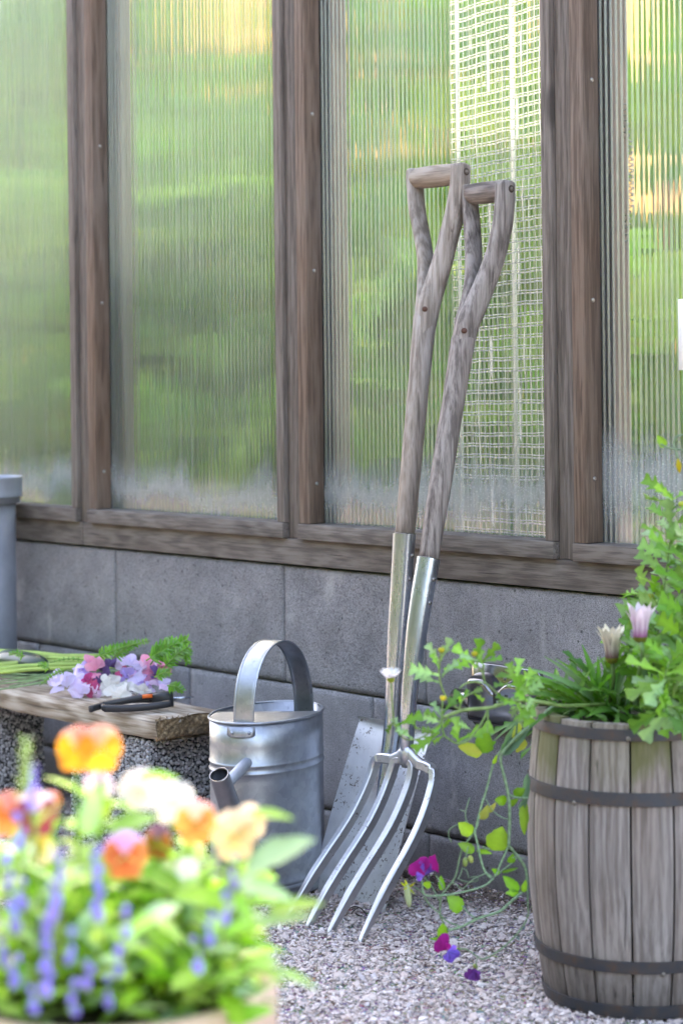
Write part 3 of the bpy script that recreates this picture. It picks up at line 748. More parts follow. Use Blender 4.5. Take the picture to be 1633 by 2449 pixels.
# ------------------------------------------------------------------ watering can
def vf(lat, dep, z): return Vector((CANC.x, CANC.y, 0)) + R3 * lat + D3 * dep + ZZ * z
CANC = at_d(638, 1708, 3.18); CANC.z = 0
wc = thing('watering_can', 'oval galvanised watering can with a hooped strap handle standing by the plank', 'watering can', (CANC.x, CANC.y, .003))
PHI = math.radians(26)
ax_ = (-D3 * math.cos(PHI) - R3 * math.sin(PHI)); AN = math.atan2(ax_.y, ax_.x)
CA, CB = .112, .0765; HZ = .2665
def oval(ang, k=1): # direction in local oval frame
    return ax_ * (CA * k * math.cos(ang)) + ax_.cross(-ZZ) * (CB * k * math.sin(ang))
prof = []
z = .003
prof.append((.96, z)); prof.append((1.0, z + .002)); prof.append((1.0, .012))
for zz_ in (.02, .027): prof += [(1.0, zz_ - .003), (1.018, zz_), (1.0, zz_ + .003)]
zb = (.212 - .008, .212 + .0015)
for zz_ in np.linspace(.04, .18, 6): prof.append((1.0, float(zz_)))
for zz_ in (.192, .2035): prof += [(1.0, zz_ - .0032), (1.012, zz_ - .0016), (1.018, zz_), (1.012, zz_ + .0016), (1.0, zz_ + .0032)]
prof += [(1.0, .23), (1.0, HZ)]
inn = [(.985, HZ), (.985, .2), (.985, .012), (.4, .01), (.01, .01)]
sideang = AN
V, Fa = lathe(prof + inn, 96, (CANC.x, CANC.y, 0), CA, CB, AN)
link('body', mesh('body', V, Fa, M['zinc']), wc)
V, Fa = tube([Vector((CANC.x, CANC.y, HZ)) + oval(2 * math.pi * k / 72, 1.005) for k in range(73)], .0021, 8, caps=False)
link('rim', mesh('rim', V, Fa, M['zinc']), wc)
# half lid over the front, straight edge parallel to the picture
V = []; 
edge = .012
pts = []
for k in range(200):
    p = oval(2 * math.pi * k / 200, .99)
    if p.dot(D3) < edge: pts.append(p)
pts.sort(key=lambda p: math.atan2(p.dot(R3), -p.dot(D3) + .02))
top_ = [Vector((CANC.x, CANC.y, HZ - .001)) + p + ZZ * (.0012 * (1 - (p.length / .11) ** 2)) for p in pts]
V = top_ + [p - ZZ * .002 for p in top_]; n_ = len(top_)
Fa = [tuple(range(n_)), tuple(range(2 * n_ - 1, n_ - 1, -1))] + [(i, n_ + i, n_ + (i + 1) % n_, (i + 1) % n_) for i in range(n_)]
link('lid', mesh('lid', V, Fa, M['zinc'], smooth=False), wc)
# handle hoop
A_ = at_d(583, 1733, 3.085); B_ = at_d(727, 1688, 3.262)
mid = (A_ + B_) / 2; half = (B_ - A_) / 2; half.z = 0; zA, zB = A_.z, B_.z - .02
P = [A_ + Vector((0, 0, -.004))]
rise = .384 - .262
for k in range(37):
    a = math.pi * k / 36
    cs = -math.cos(a); u = math.copysign(abs(cs) ** .93, cs)
    P.append(Vector((mid.x, mid.y, 0)) + half * u * (1.0) + ZZ * (zA + (zB - zA) * k / 36 + rise * math.sin(a) ** .86))
P.append(P[-1] - ZZ * .02)
lat_ = half.normalized().cross(ZZ)
rad_ = [(.0155, .0011)] * len(P)
V, Fa = tube(P, rad_, 16, ref=lat_, sup=5)
link('handle', sharp(link('handle', mesh('handle', V, Fa, M['zinc']), wc), 50).data, wc) if 0 else sharp(link('handle', mesh('handle', V, Fa, M['zinc']), wc), 50)
for sg in (-1, 1):   # rolled edges of the strap
    Q = [p + lat_ * (.0155 * sg) for p in P]
    link('rolled_edge', mesh('rolled_edge', *tube(Q, .0017, 8), M['zinc']), wc)
# bracket plate and rivets under the front end
oc = Vector((CANC.x, CANC.y, 0)); dirA = (A_ - oc); dirA.z = 0; dirA.normalize()
side = dirA.cross(ZZ)
def onbody(lat, z, off=.0):
    # point on the oval wall nearest the direction dirA + lateral
    base = dirA * .1 + side * lat; u = base.dot(ax_); v = base.dot(ax_.cross(-ZZ)); k = math.sqrt((u / CA) ** 2 + (v / CB) ** 2)
    return oc + base * (1 / k) * (1 + off) + ZZ * z
pv = []; 
for z, w_ in ((.262, .0185), (.250, .019), (.2475, .016), (.2465, .006)):
    for q in range(7): pv.append(onbody(w_ * (q / 3 - 1), z, .018))
pf = [(j * 7 + i, j * 7 + i + 1, (j + 1) * 7 + i + 1, (j + 1) * 7 + i) for j in range(3) for i in range(6)]
me = mesh('bracket', pv, pf, M['zinc']); bo = link('bracket', me, wc)
sm = bo.modifiers.new('thick', 'SOLIDIFY'); sm.thickness = .0016; sm.offset = 0
for s_ in (-.011, .0115):
    c0 = onbody(s_, .2535, .03)
    link('rivet', mesh('rivet', *lathe([(.0001, .0022), (.0016, .0018), (.0027, .0004), (.0028, -.002)], 12), M['zinc']), wc, mat4=frame4(c0, side, dirA))
# spout
S0 = at_d(524, 1852, 2.945); S1 = at_d(562, 1962, 2.995); S2 = at_d(603, 2040, 3.045); 
S3 = at_d(650, 2085, 3.12)
P = spline([S0, S0.lerp(S1, .5), S1, S2, S3], 8)
m_ = len(P); rr_ = [.0138 + .005 * (i / (m_ - 1)) for i in range(m_)]
V, Fa = tube(P, rr_, 28, caps=False)
V2, F2 = tube(P[:14], [r_ - .0012 for r_ in rr_[:14]], 28, caps=False); nb = len(V)
V += V2; Fa += [tuple(reversed([i + nb for i in f])) for f in F2]; Fa += [(k, nb + k, nb + (k + 1) % 28, (k + 1) % 28) for k in range(28)]
Fa.append(tuple(nb + 13 * 28 + k for k in range(28)))
link('spout', mesh('spout', V, Fa, M['zincd']), wc)
st0 = at_d(594, 1820, 3.085); st1 = S0.lerp(S1, .28) + ZZ * .0
link('strut', mesh('strut', *tube([st0 + (st0 - st1) * .15, st0, st1], .0083, 20), M['zincw']), wc)
link('strut_collar', mesh('strut_collar', *tube([st0 + (st0 - st1).normalized() * .002, st0 - (st0 - st1).normalized() * .001], [.0098, .009], 20), M['zinc']), wc)

# ------------------------------------------------------------------ long handled tools
def tool_handle(t, X, P0, P1, ww, rads, split_z, crotch_z, gx0, gx1, gz, gy, gr, mat, gmat, topX=None):
    """straight shaft from P0 to the split, two flat arms bowing out to a round grip"""
    d = (P1 - P0)
    def pt(z, dx=0): k = (z - P0.z) / d.z; return P0 + d * k + Vector((dx, 0, 0))
    zs = [P0.z + (split_z - P0.z) * i / 14 for i in range(15)]
    rr_ = [rads[0] + (rads[1] - rads[0]) * min(1, i / 5) + max(0, (i - 9) / 5) * (rads[2] - rads[1]) for i in range(15)]; rr_[-1] = rads[2] * .6
    Pp = [pt(z) for z in zs]
    V, Fa = tube(Pp, rr_, 24, ref=(1, 0, 0))
    cz = (P0.z + split_z) / 2; c = pt(cz)
    # wobble for hand-worn outline
    V = [v + Vector((.0006 * mnoise.noise(v * 30), .0006 * mnoise.noise(v * 30 + Vector((5, 0, 0))), 0)) for v in V]
    link('shaft', mesh('shaft', [v - c for v in V], Fa, mat), t, loc=c)
    gc = (gx0 + gx1) / 2
    def yat(z): k = max(0, min(1, (z - split_z) / (gz - split_z))); return pt(z).y * (1 - k) + gy * k
    for sg, lst in ((-1, topX[0]), (1, topX[1])):
        o_ = lst[-1][1]
        pts = [Vector((x_, yat(z_), z_)) for z_, x_ in lst] + [Vector((o_, gy + .001, gz + gr * .95))]
        PP = spline(pts, 8); m = len(PP); rd = []
        for i in range(m):
            q = i / (m - 1); e = min(1, q * 2.0)
            if sg > 0: a_ = rads[2] * .93 * (1 - e) + .0112 * e; b_ = rads[2] * .97 * (1 - e) + .0168 * e
            else: a_ = .0085 * (1 - e) + .0066 * e; b_ = .0150 * (1 - e) + .0165 * e
            if q > .93: e = math.sqrt(max(.02, 1 - ((q - .93) / .07) ** 2 * .93)); a_ *= .55 + .45 * e; b_ *= e
            if q < .14: a_ *= .84 + .16 * q / .14; b_ *= .84 + .16 * q / .14
            rd.append((a_, b_))
        V, Fa = tube(PP, rd, 20, ref=(1, 0, 0), sup=2.7)
        cc = PP[m // 2]
        link('arm', mesh('arm', [v - cc for v in V], Fa, mat), t, loc=cc)
        # rivet through the end of the grip
        if sg > 0:
            rv = MB(); q0 = Vector((o_ + .0115, gy + .002, gz + .002))
            rv.add(*tube([q0 - Vector((.006, 0, 0)), q0, q0 + Vector((.0004, 0, 0))], [.0058, .0058, .0052], 18)); link('end_plug', rv.mesh('end_plug', M['plug']), t)
            rv = MB(); rv.add(*tube([q0, q0 + Vector((.0011, 0, 0))], [.0034, .0030], 14)); link('rivet', rv.mesh('rivet', M['plug2']), t)
    gp = []; n_ = 16
    for i in range(n_ + 1):
        q = i / n_; gp.append((Vector((gx0 + .006 + (gx1 - gx0 - .012) * q, gy, gz)), gr * (.93 + .1 * math.sin(math.pi * q))))
    V, Fa = tube([p for p, _ in gp], [r_ for _, r_ in gp], 24, ref=(0, 0, 1)); cc = Vector((gc, gy, gz))
    link('grip', mesh('grip', [v - cc for v in V], Fa, gmat), t, loc=cc)
    q0 = pt(split_z - .012, rads[2] * .66) + Vector((.002, -rads[2] * .80, 0))
    link('cross_rivet', mesh('cross_rivet', *tube([q0 + Vector((-.003, .004, 0)), q0 + Vector((.0006, -.0008, 0))], [.0045, .0042], 14), M['brass']), t)
M['plug'] = simple('dark_wood_plug', (.06, .045, .035), .8)
M['plug2'] = simple('worn_steel_plug', (.2, .18, .16), .6, .6)

fx = .333
fk = thing('garden_fork', 'four tined steel digging fork with grey wooden handle, in front of the spade', 'garden fork', (fx, -.33, 0))
Fq = lambda y, z: Vector((fx, y, z))
sock = [(-.1715, .214, .0078), (-.172, .236, .0098), (-.1705, .262, .0112), (-.167, .30, .0120), (-.160, .345, .0134), (-.150, .40, .0156), (-.1385, .45, .0168), (-.1245, .504, .0173)]
P = spline([Fq(y, z) for y, z, _ in sock], 6); rr_ = interp([r_ for *_, r_ in sock], 6)
V, Fa = tube(P, rr_, 32, ref=(1, 0, 0)); ti = len(P) - 1
nb = len(V)
link('socket', sharp(link('socket', mesh('socket', V, Fa, M['steel']), fk), 60).data) if 0 else sharp(link('socket', mesh('socket', V, Fa, M['steel']), fk), 60)
link('socket_lip', mesh('socket_lip', *tube([P[-1] + (P[-1] - P[-2]).normalized() * .0002, P[-1] + (P[-1] - P[-2]).normalized() * .001], [.0174, .0168], 32), M['chrome']), fk)
for (px, py, yy) in ((1036, 1384, -.147), (1027, 1440, -.155)):
    p = at_d(px, py, (at_x(px, py, fx + .007) - CAM).dot(D3)); 
    v = (CAM - p).normalized()
    # seat the screw on the socket surface
    k = (p.z - .4) / .104; axc = Fq(-.150 + .0255 * k, p.z); nrm = (p - axc); nrm.z = 0; nrm.normalize(); rS = .0157 + .0016 * k
    nrm = Vector((.62, -.78, 0)).normalized() if abs(nrm.x) > .99 else nrm
    lat = (p - axc).dot(R3); dep_ = -math.sqrt(max(1e-7, rS ** 2 - min(abs(lat), rS * .9) ** 2)); q = axc + R3 * lat + D3 * dep_
    nn = (q - axc).normalized()
    link('socket_screw', mesh('socket_screw', *lathe([(.0001, .0021), (.0012, .0020), (.0028, .0012), (.0038, -.0002), (.0039, -.002)], 16), M['screw']), fk, mat4=frame4(q, ZZ, nn))
    link('screw_slot', mesh('screw_slot', *lathe([(.0001, .0028), (.0011, .0022), (.0013, .001)], 6), M['dark']), fk, mat4=frame4(q, ZZ, nn))
tool_handle(fk, fx, Fq(-.1275, .4925), Fq(-.0445, .845), 0, (.0146, .0168, .0185), .85, .957, .2815, .3775, 1.047, .0075, .0162, M['ash2'], M['gripw2'],
            ([(.80, .3285), (.845, .3275), (.885, .3262), (.92, .3205), (.956, .3118), (1.0, .3005), (1.03, .2935), (1.047, .2915)], [(.80, .3335), (.845, .3365), (.875, .342), (.912, .3505), (.953, .3595), (.995, .3655), (1.03, .3675), (1.047, .3675)]))
# head and tines
TP = [(-.1715, .206), (-.179, .186), (-.193, .160), (-.213, .131), (-.237, .104), (-.266, .075), (-.298, .041), (-.331, .002), (-.338, -.008)]
tines = [(.2655, .2525), (.3045, .3005), (.3475, .3475), (.3915, .4145)]
for i, (xt, xb) in enumerate(tines):
    pts = [Vector((xt + (xb - xt) * min(1, (q / 8) ** 1.0), y, z)) for q, (y, z) in enumerate(TP)]
    if i == 0: pts = [Vector((.302, -.1725, .2125)), Vector((.284, -.1725, .2115)), Vector((.2715, -.1728, .209))] + [Vector((.2648, -.1745, .199))] + pts[1:]
    if i == 3: pts = [Vector((.36, -.1725, .2125)), Vector((.376, -.1725, .2110)), Vector((.3875, -.1728, .207))] + [Vector((.3925, -.1745, .198))] + pts[1:]
    if i == 1: pts = [Vector((.322, -.1722, .2135)), Vector((.309, -.1725, .209))] + pts[1:]
    if i == 2: pts = [Vector((.341, -.1722, .2135)), Vector((.3465, -.1725, .208))] + pts[1:]
    n0 = len(pts); P = spline(pts, 6); m = len(P); rd = []
    for j in range(m):
        q = j / (m - 1); w_ = .0055; dd = .0076
        if i in (0, 3) and q < .16: dd = .0066; w_ = .0074
        if q > .78: k = (q - .78) / .22; w_ *= 1 - .72 * k; dd *= 1 - .8 * k
        rd.append((w_, dd))
    # cross-section: width in the plane of the head, depth front to back
    V = []; Fa = []; n_ = 8; RS = [(1, .5), (.5, 1), (-.5, 1), (-1, .5), (-1, -.5), (-.5, -1), (.5, -1), (1, -.5)]
    for j, p in enumerate(P):
        tt = (P[min(j + 1, m - 1)] - P[max(j - 1, 0)]).normalized(); nf = Vector((0, -.78, .5)) if j > 12 else Vector((0, -1, .06)); nf = (nf - tt * tt.dot(nf)).normalized(); u = tt.cross(nf)
        a_, b_ = rd[j]
        for k in range(n_):
            sx_, sy_ = RS[k]; ch = min(a_, b_) * .32
            V.append(p + u * (math.copysign(a_ - (ch if abs(sx_) < 1 else 0), sx_)) + nf * (math.copysign(b_ - (ch if abs(sy_) < 1 else 0), sy_)))
    for j in range(m - 1):
        for k in range(n_): Fa.append((j * n_ + k, j * n_ + (k + 1) % n_, (j + 1) * n_ + (k + 1) % n_, (j + 1) * n_ + k))
    Fa += [tuple(range(n_ - 1, -1, -1)), tuple((m - 1) * n_ + k for k in range(n_))]
    sharp(link('tine', mesh('tine', V, Fa, M['forkst']), fk), 25)
hd = MB()
hd.add(*tube(spline([Vector((.300, -.1725, .212)), Vector((.318, -.1723, .2165)), Vector((.333, -.172, .221)), Vector((.348, -.1723, .2165)), Vector((.366, -.1725, .2118))], 6), interp([(.0055, .0058), (.0075, .0068), (.0105, .0075), (.0075, .0068), (.0055, .0058)], 6) if 0 else [(.0078 + .0060 * math.sin(math.pi * i / 24) ** 2, .0064) for i in range(25)], 16, ref=(0, 0, 1), sup=3))
hd.add(*tube([Fq(-.173, .205), Fq(-.1732, .222), Fq(-.1725, .238)], [(.0075, .0065), (.0108, .0082), (.0090, .0085)], 16, ref=(1, 0, 0), sup=2.4))
hd.build('head', M['forkst'], fk)

sp = thing('garden_spade', 'steel spade with weathered wooden handle, standing behind the fork', 'spade', (.235, -.205, 0))
def Sq(y, z): return Vector((.2425 - .004 * (z - .25) / .83, y, z))
sock = [(-.149, .135, .003), (-.137, .165, .0085), (-.128, .20, .0112), (-.121, .235, .0118), (-.117, .27, .0122), (-.111, .33, .0136), (-.1035, .39, .0158), (-.096, .45, .0168), (-.0875, .534, .0174)]
P = spline([Sq(y, z) for y, z, _ in sock], 6); rr_ = interp([r_ for *_, r_ in sock], 6)
V, Fa = tube(P, rr_, 32, ref=(1, 0, 0))
sharp(link('socket', mesh('socket', V, Fa, M['steel']), sp), 60)
link('socket_lip', mesh('socket_lip', *tube([P[-1] + (P[-1] - P[-2]).normalized() * .0002, P[-1] + (P[-1] - P[-2]).normalized() * .001], [.0175, .0168], 32), M['chrome']), sp)
for (px, py) in ((981, 1328), (973, 1384)):
    p = at_x(px, py, .25); k = (p.z - .39) / .144; axc = Sq(-.1035 + .016 * k, p.z); rS = .0158 + .0016 * k
    lat = (p - axc).dot(R3); lat = max(-rS * .8, min(rS * .8, lat + .004)); q = axc + R3 * lat - D3 * math.sqrt(rS ** 2 - lat ** 2); nn = (q - axc).normalized()
    link('socket_screw', mesh('socket_screw', *lathe([(.0001, .0021), (.0012, .0020), (.0028, .0012), (.0038, -.0002), (.0039, -.002)], 16), M['screw']), sp, mat4=frame4(q, ZZ, nn))
tool_handle(sp, .24, Sq(-.0885, .52), Sq(-.036, .88), 0, (.0150, .0160, .0182), .885, .958, .1715, .292, 1.079, -.002, .0168, M['ash1'], M['gripw1'],
            ([(.83, .236), (.87, .235), (.903, .2315), (.946, .2215), (.99, .2045), (1.03, .189), (1.06, .183), (1.081, .181)], [(.83, .2405), (.87, .2445), (.887, .2475), (.916, .2525), (.951, .2595), (.986, .266), (1.021, .2745), (1.06, .2815), (1.081, .2825)]))
# blade: dished sheet with a rolled foot tread
bl0 = Vector((0, -.206, -.008)); bl1 = Vector((0, -.1115, .244)); bd = (bl1 - bl0).normalized(); bn = Vector((1, 0, 0)).cross(bd) * -1
if bn.y > 0: bn = -bn
V = []; Fa = []; nu, nv_ = 30, 34; Lb = (bl1 - bl0).length
for th in (0, 1):
    for j in range(nv_ + 7):
        for i in range(nu + 1):
            u = i / nu * 2 - 1; v = min(j / nv_, 1)
            half_w = .0835 - .0035 * v if v > .08 else .081 + .0025 * v / .08
            xc = .238 - .004 + .006 * v
            bottom = .010 * (1 - u * u) ** .5 if 1 else 0
            s_ = v * Lb - (bottom * (1 - v) ** 2 * 1.3)
            dish = .0085 * (1 - u * u) * (1 - .15 * v) - .004 * math.sin(v * math.pi)
            off = Vector((0, 0, 0))
            p = bl0 + bd * s_ - bn * dish
            if j > nv_:
                a = (j - nv_) / 6 * 1.75; rr0 = .0075
                p = bl0 + bd * (Lb + rr0 * math.sin(a)) + bn * (rr0 * (1 - math.cos(a))) - bn * (dish * (1 - (j - nv_) / 8))
            p = p + Vector((xc + u * half_w, 0, 0)) - bn * (.0016 * th)
            V.append(p)
W_ = nu + 1; H_ = nv_ + 7; off = W_ * H_
for j in range(H_ - 1):
    for i in range(nu):
        a = j * W_ + i; Fa.append((a, a + 1, a + W_ + 1, a + W_)); Fa.append((off + a, off + a + W_, off + a + W_ + 1, off + a + 1))
per = [i for i in range(W_)] + [j * W_ + nu for j in range(1, H_)] + [(H_ - 1) * W_ + i for i in range(nu - 1, -1, -1)] + [j * W_ for j in range(H_ - 2, 0, -1)]
for q in range(len(per)): a, b = per[q], per[(q + 1) % len(per)]; Fa.append((a, off + a, off + b, b))
sharp(link('blade', mesh('blade', V, Fa, M['blade']), sp), 60)

# ------------------------------------------------------------------ stainless hose hanger on the wall
hx0, hx1, hz0, hz1 = .293, .437, .2415, .338
hh = thing('hose_hanger', 'shiny stainless steel hose hanger fixed to the block wall left of the barrel', 'hose hanger', (hx0, 0, hz0))
def rrect(x0, x1, z0, z1, r_, n=6):
    o = []
    for cx, cz, a0 in ((x1 - r_, z1 - r_, 0), (x0 + r_, z1 - r_, 90), (x0 + r_, z0 + r_, 180), (x1 - r_, z0 + r_, 270)):
        for k in range(n + 1): a = math.radians(a0 + 90 * k / n); o.append((cx + r_ * math.cos(a), cz + r_ * math.sin(a)))
    return o
def loftrr(rings):
    V = []; Fa = []; n_ = len(rings[0][0])
    for pts, y in rings: V += [(x, y, z) for x, z in pts]
    for j in range(len(rings) - 1):
        for k in range(n_): Fa.append((j * n_ + k, j * n_ + (k + 1) % n_, (j + 1) * n_ + (k + 1) % n_, (j + 1) * n_ + k))
    Fa.append(tuple((len(rings) - 1) * n_ + k for k in range(n_))); return V, Fa
V, Fa = loftrr([(rrect(hx0, hx1, hz0, hz1, .012), .008), (rrect(hx0, hx1, hz0, hz1, .012), -.0005), (rrect(hx0 + .001, hx1 - .001, hz0 + .001, hz1 - .001, .011), -.0015)])
sharp(link('back_plate', mesh('back_plate', V, Fa, M['chrome']), hh), 50)
def cradle():
    # pressed cup: bulges out, with a tongue dip in the middle of its top edge
    V = []; Fa = []; nu, nv_ = 44, 22
    for j in range(nv_ + 1):
        for i in range(nu + 1):
            u = i / nu; v = j / nv_
            x = hx0 + .006 + (hx1 - hx0 - .012) * u
            dip = .020 * math.exp(-((u - .5) / .13) ** 2)
            ztop = hz1 - .013 - dip - .006 * (abs(u - .5) * 2) ** 6
            z = hz0 + .006 + (ztop - hz0 - .006) * v
            e = min(1, u / .1, (1 - u) / .1); e = math.sin(e * math.pi / 2); ev = min(1, v / .12, (1 - v) / .14); ev = math.sin(max(0, ev) * math.pi / 2)
            y = -.001 - .026 * e ** .8 * ev ** .8
            V.append((x, y, z))
    for j in range(nv_):
        for i in range(nu): a = j * (nu + 1) + i; Fa.append((a, a + 1, a + nu + 2, a + nu + 1))
    return V, Fa
link('front_cup', mesh('front_cup', *cradle(), M['chrome']), hh)
tc_ = at_y(1100, 1668, -.02)
V, Fa = tube([Vector((tc_.x - .012, -.018, tc_.z)), Vector((hx0 + .012, -.018, tc_.z))], [.0125, .0125], 28, caps=False)
V2, F2 = tube([Vector((tc_.x - .012, -.018, tc_.z)), Vector((hx0 + .012, -.018, tc_.z))], [.0115, .0115], 28, caps=False); nb = len(V)
V += V2; Fa += [tuple(reversed([i + nb for i in f])) for f in F2] + [(k, nb + k, nb + (k + 1) % 28, (k + 1) % 28) for k in range(28)]
link('side_tube', mesh('side_tube', V, Fa, M['chrome']), hh)
link('fixing_screw', mesh('fixing_screw', *lathe([(.0001, .002), (.002, .0017), (.0035, 0), (.0035, -.002)], 14), M['screw']), hh, mat4=frame4((.365, -.002, hz1 - .018), ZZ, (0, -1, 0)))
def text_obj(txt, size, loc, parent, mat, bold=0, name='lettering'):
    c = bpy.data.curves.new('t', 'FONT'); c.body = txt; c.size = size; c.extrude = .0002; c.offset = bold
    o = bpy.data.objects.new('t', c); COL.objects.link(o); dg = bpy.context.evaluated_depsgraph_get(); me = bpy.data.meshes.new_from_object(o.evaluated_get(dg))
    bpy.data.objects.remove(o); me.materials.clear(); me.materials.append(mat); me.name = name
    return link(name, me, parent, mat4=Matrix.Translation(loc) @ Matrix.Rotation(math.pi / 2, 4, 'X'))
lp = at_y(1178, 1681, -.0275)
text_obj('H', .022, Vector((lp.x, -.0275, lp.z - .001)), hh, M['letter'], .0012)
text_obj('allova', .0165, Vector((lp.x + .0165, -.0275, lp.z + .0035)), hh, M['letter'], .0)
# ------------------------------------------------------------------ barrel
BC = Vector((.8347, -.2485, 0)); BH = .356
br = thing('wooden_barrel', 'small weathered wooden barrel with dark iron hoops planted with flowers', 'barrel', BC)
def bR(z): k = (z / BH); return .113 + .0865 * k - .0775 * k * k if 1 else 0
def bR(z):
    z0, z1, z2 = 0, .18, .356; r0, r1, r2 = .1135, .1345, .1225
    return r0 * (z - z1) * (z - z2) / ((z0 - z1) * (z0 - z2)) + r1 * (z - z0) * (z - z2) / ((z1 - z0) * (z1 - z2)) + r2 * (z - z0) * (z - z1) / ((z2 - z0) * (z2 - z1))
def bdir(a): return -D3 * math.cos(a) + R3 * math.sin(a)     # a = 0 looks at the camera
NST = 16; TH = .0125
for k in range(NST):
    a0 = math.radians(-10.5 + 22.5 * k) + rnd(-.015, .015) * (k > 3); a1 = math.radians(-10.5 + 22.5 * (k + 1))
    am = (a0 + a1) / 2; ha = (a1 - a0) / 2 - .010; top_h = BH + rnd(-.0025, .0015); rv = rnd(-.0008, .0008)
    na, nz = 8, 24; V = []; Fa = []
    for th in (0, 1):
        for j in range(nz + 1):
            z = .004 + (top_h - .004) * j / nz
            for i in range(na + 1):
                u = i / na * 2 - 1; a = am + ha * u
                r_ = bR(min(z, BH)) + rv + .0006 * mnoise.noise(Vector((a * 6, z * 9, k))) - .0026 * abs(u) ** 8 - (TH if th else 0)
                zz_ = z + (.0012 * mnoise.noise(Vector((a * 40, 3, k))) if j == nz else 0)
                V.append(bdir(a) * r_ + ZZ * zz_)
    W_ = na + 1; H_ = nz + 1; off = W_ * H_
    for j in range(nz):
        for i in range(na): a = j * W_ + i; Fa.append((a, a + 1, a + W_ + 1, a + W_)); Fa.append((off + a, off + a + W_, off + a + W_ + 1, off + a + 1))
    per = [i for i in range(W_)] + [j * W_ + na for j in range(1, H_)] + [(H_ - 1) * W_ + i for i in range(na - 1, -1, -1)] + [j * W_ for j in range(H_ - 2, 0, -1)]
    for q in range(len(per)): a, b = per[q], per[(q + 1) % len(per)]; Fa.append((a, off + a, off + b, b))
    # local frame turned so that the stave's own width runs along local x
    ang = math.atan2(bdir(am).y, bdir(am).x) + math.pi / 2; Mr = Matrix.Translation(BC) @ Matrix.Rotation(ang, 4, 'Z'); inv = Matrix.Rotation(-ang, 4, 'Z')
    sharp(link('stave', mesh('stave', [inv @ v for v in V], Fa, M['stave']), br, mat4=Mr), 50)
for z0, h_, t_ in ((.3415, .0135, .0014), (.2665, .0160, .0015), (.0655, .0150, .0015), (.010, .016, .0015)):
    rr = lambda z: bR(z) + .0008
    pf = [(rr(z0 - h_ / 2), z0 - h_ / 2), (rr(z0 - h_ / 2) + t_, z0 - h_ / 2 + .0004), (rr(z0) + t_ + .0002, z0), (rr(z0 + h_ / 2) + t_, z0 + h_ / 2 - .0004), (rr(z0 + h_ / 2), z0 + h_ / 2)]
    sharp(link('hoop', mesh('hoop', *lathe(pf, 96, BC), M['hoop']), br), 50)
for px, py in ((1498, 1768), (1374, 1920), (1582, 2330)):
    p = at_d(px, py, 2.5); dr = (p - BC); dr.z = 0; dr.normalize(); lat = dr.dot(R3); zz_ = p.z; rr0 = bR(zz_) + .0022
    lat = (at_d(px, py, 2.51) - BC).dot(R3); dd_ = -D3 * math.sqrt(max(0, rr0 ** 2 - lat ** 2)) + R3 * lat
    q = BC + dd_; q.z = at_d(px, py, (q - CAM).dot(D3)).z
    link('hoop_rivet', mesh('hoop_rivet', *lathe([(.0001, .0015), (.002, .0012), (.0032, -.0004)], 12), M['plug2']), br, mat4=frame4(q, ZZ, dd_))
V, Fa = lathe([(.0001, .334), (.05, .337), (.085, .333), (bR(.33) - TH, .331)], 40, BC)
V = [v + ZZ * .004 * mnoise.noise(v * 60) for v in V]
link('soil', mesh('soil', V, Fa, M['soil']), br)

# ------------------------------------------------------------------ leaves and stems of the barrel planting
LG1, LG2, LG3 = (.12, .31, .035), (.17, .38, .06), (.10, .22, .08)
LOB = [leaf_mesh('leaf', .05, .034, 3, .72, .12, .3, c, seed=i) for i, c in enumerate([LG1, LG2, (.2, .36, .18), (.08, .22, .02)])] + [leaf_mesh('leaf', .05, .040, 4, .7, .08, .15, c, seed=9 + i) for i, c in enumerate([LG1, (.2, .38, .16)])]
OVA = [leaf_mesh('leaf', .05, .030, 0, 0, .12, .2, c, seed=20 + i) for i, c in enumerate([(.14, .33, .02), (.10, .27, .02), (.18, .36, .03)])]
STR = [leaf_mesh('leaf', .10, .013, 0, 0, .25, .35, c, n=12, seed=30 + i) for i, c in enumerate([(.06, .2, .03), (.08, .25, .035), (.13, .26, .12)])]
LMS = [leaf_mesh('leaf', .10, .022, 6, .55, .2, .4, c, seed=40 + i) for i, c in enumerate([(.06, .2, .03), (.09, .26, .04)])]
SG = (.16, .30, .09); SGB = (.17, .30, .17)
def put_leaf(parent, ms, p, dr, up, s):
    return link('leaf', R.choice(ms), parent, mat4=frame4(p, dr, up, s))
TC = -D3
def pxs(L, d, o=(0, 0), k=1):
    out = []
    for q in L:
        dd = q[2] if len(q) > 2 else d
        out.append(at_d(o[0] + q[0] / k, o[1] + q[1] / k, dd))
    return out
def sprig(parent, pts, rad, ms, cnt, size, t0=.15, stemcol=SG, spread=.9, updir=.5, seg=5):
    stalk(parent, pts, rad, stemcol, seg=seg)
    P = spline(pts, 10)
    cnt = int(cnt * 2.6)
    for i in range(cnt):
        t = t0 + (1 - t0) * (i + rnd(0, .6)) / cnt; q = min(int(t * (len(P) - 1)), len(P) - 2)
        tn = (P[q + 1] - P[q]).normalized(); a = i * 2.4 + rnd(-.4, .4)
        o_ = (tn.orthogonal().normalized()); o_.rotate(Matrix.Rotation(a, 3, tn))
        dr = tn * updir + o_ * spread; up = TC * .7 + ZZ * .7 + rvec() * .5
        put_leaf(parent, ms, P[q], dr, up, size * rnd(.62, 1.1))
IM = dict(o=(900, 1500), k=3.484)
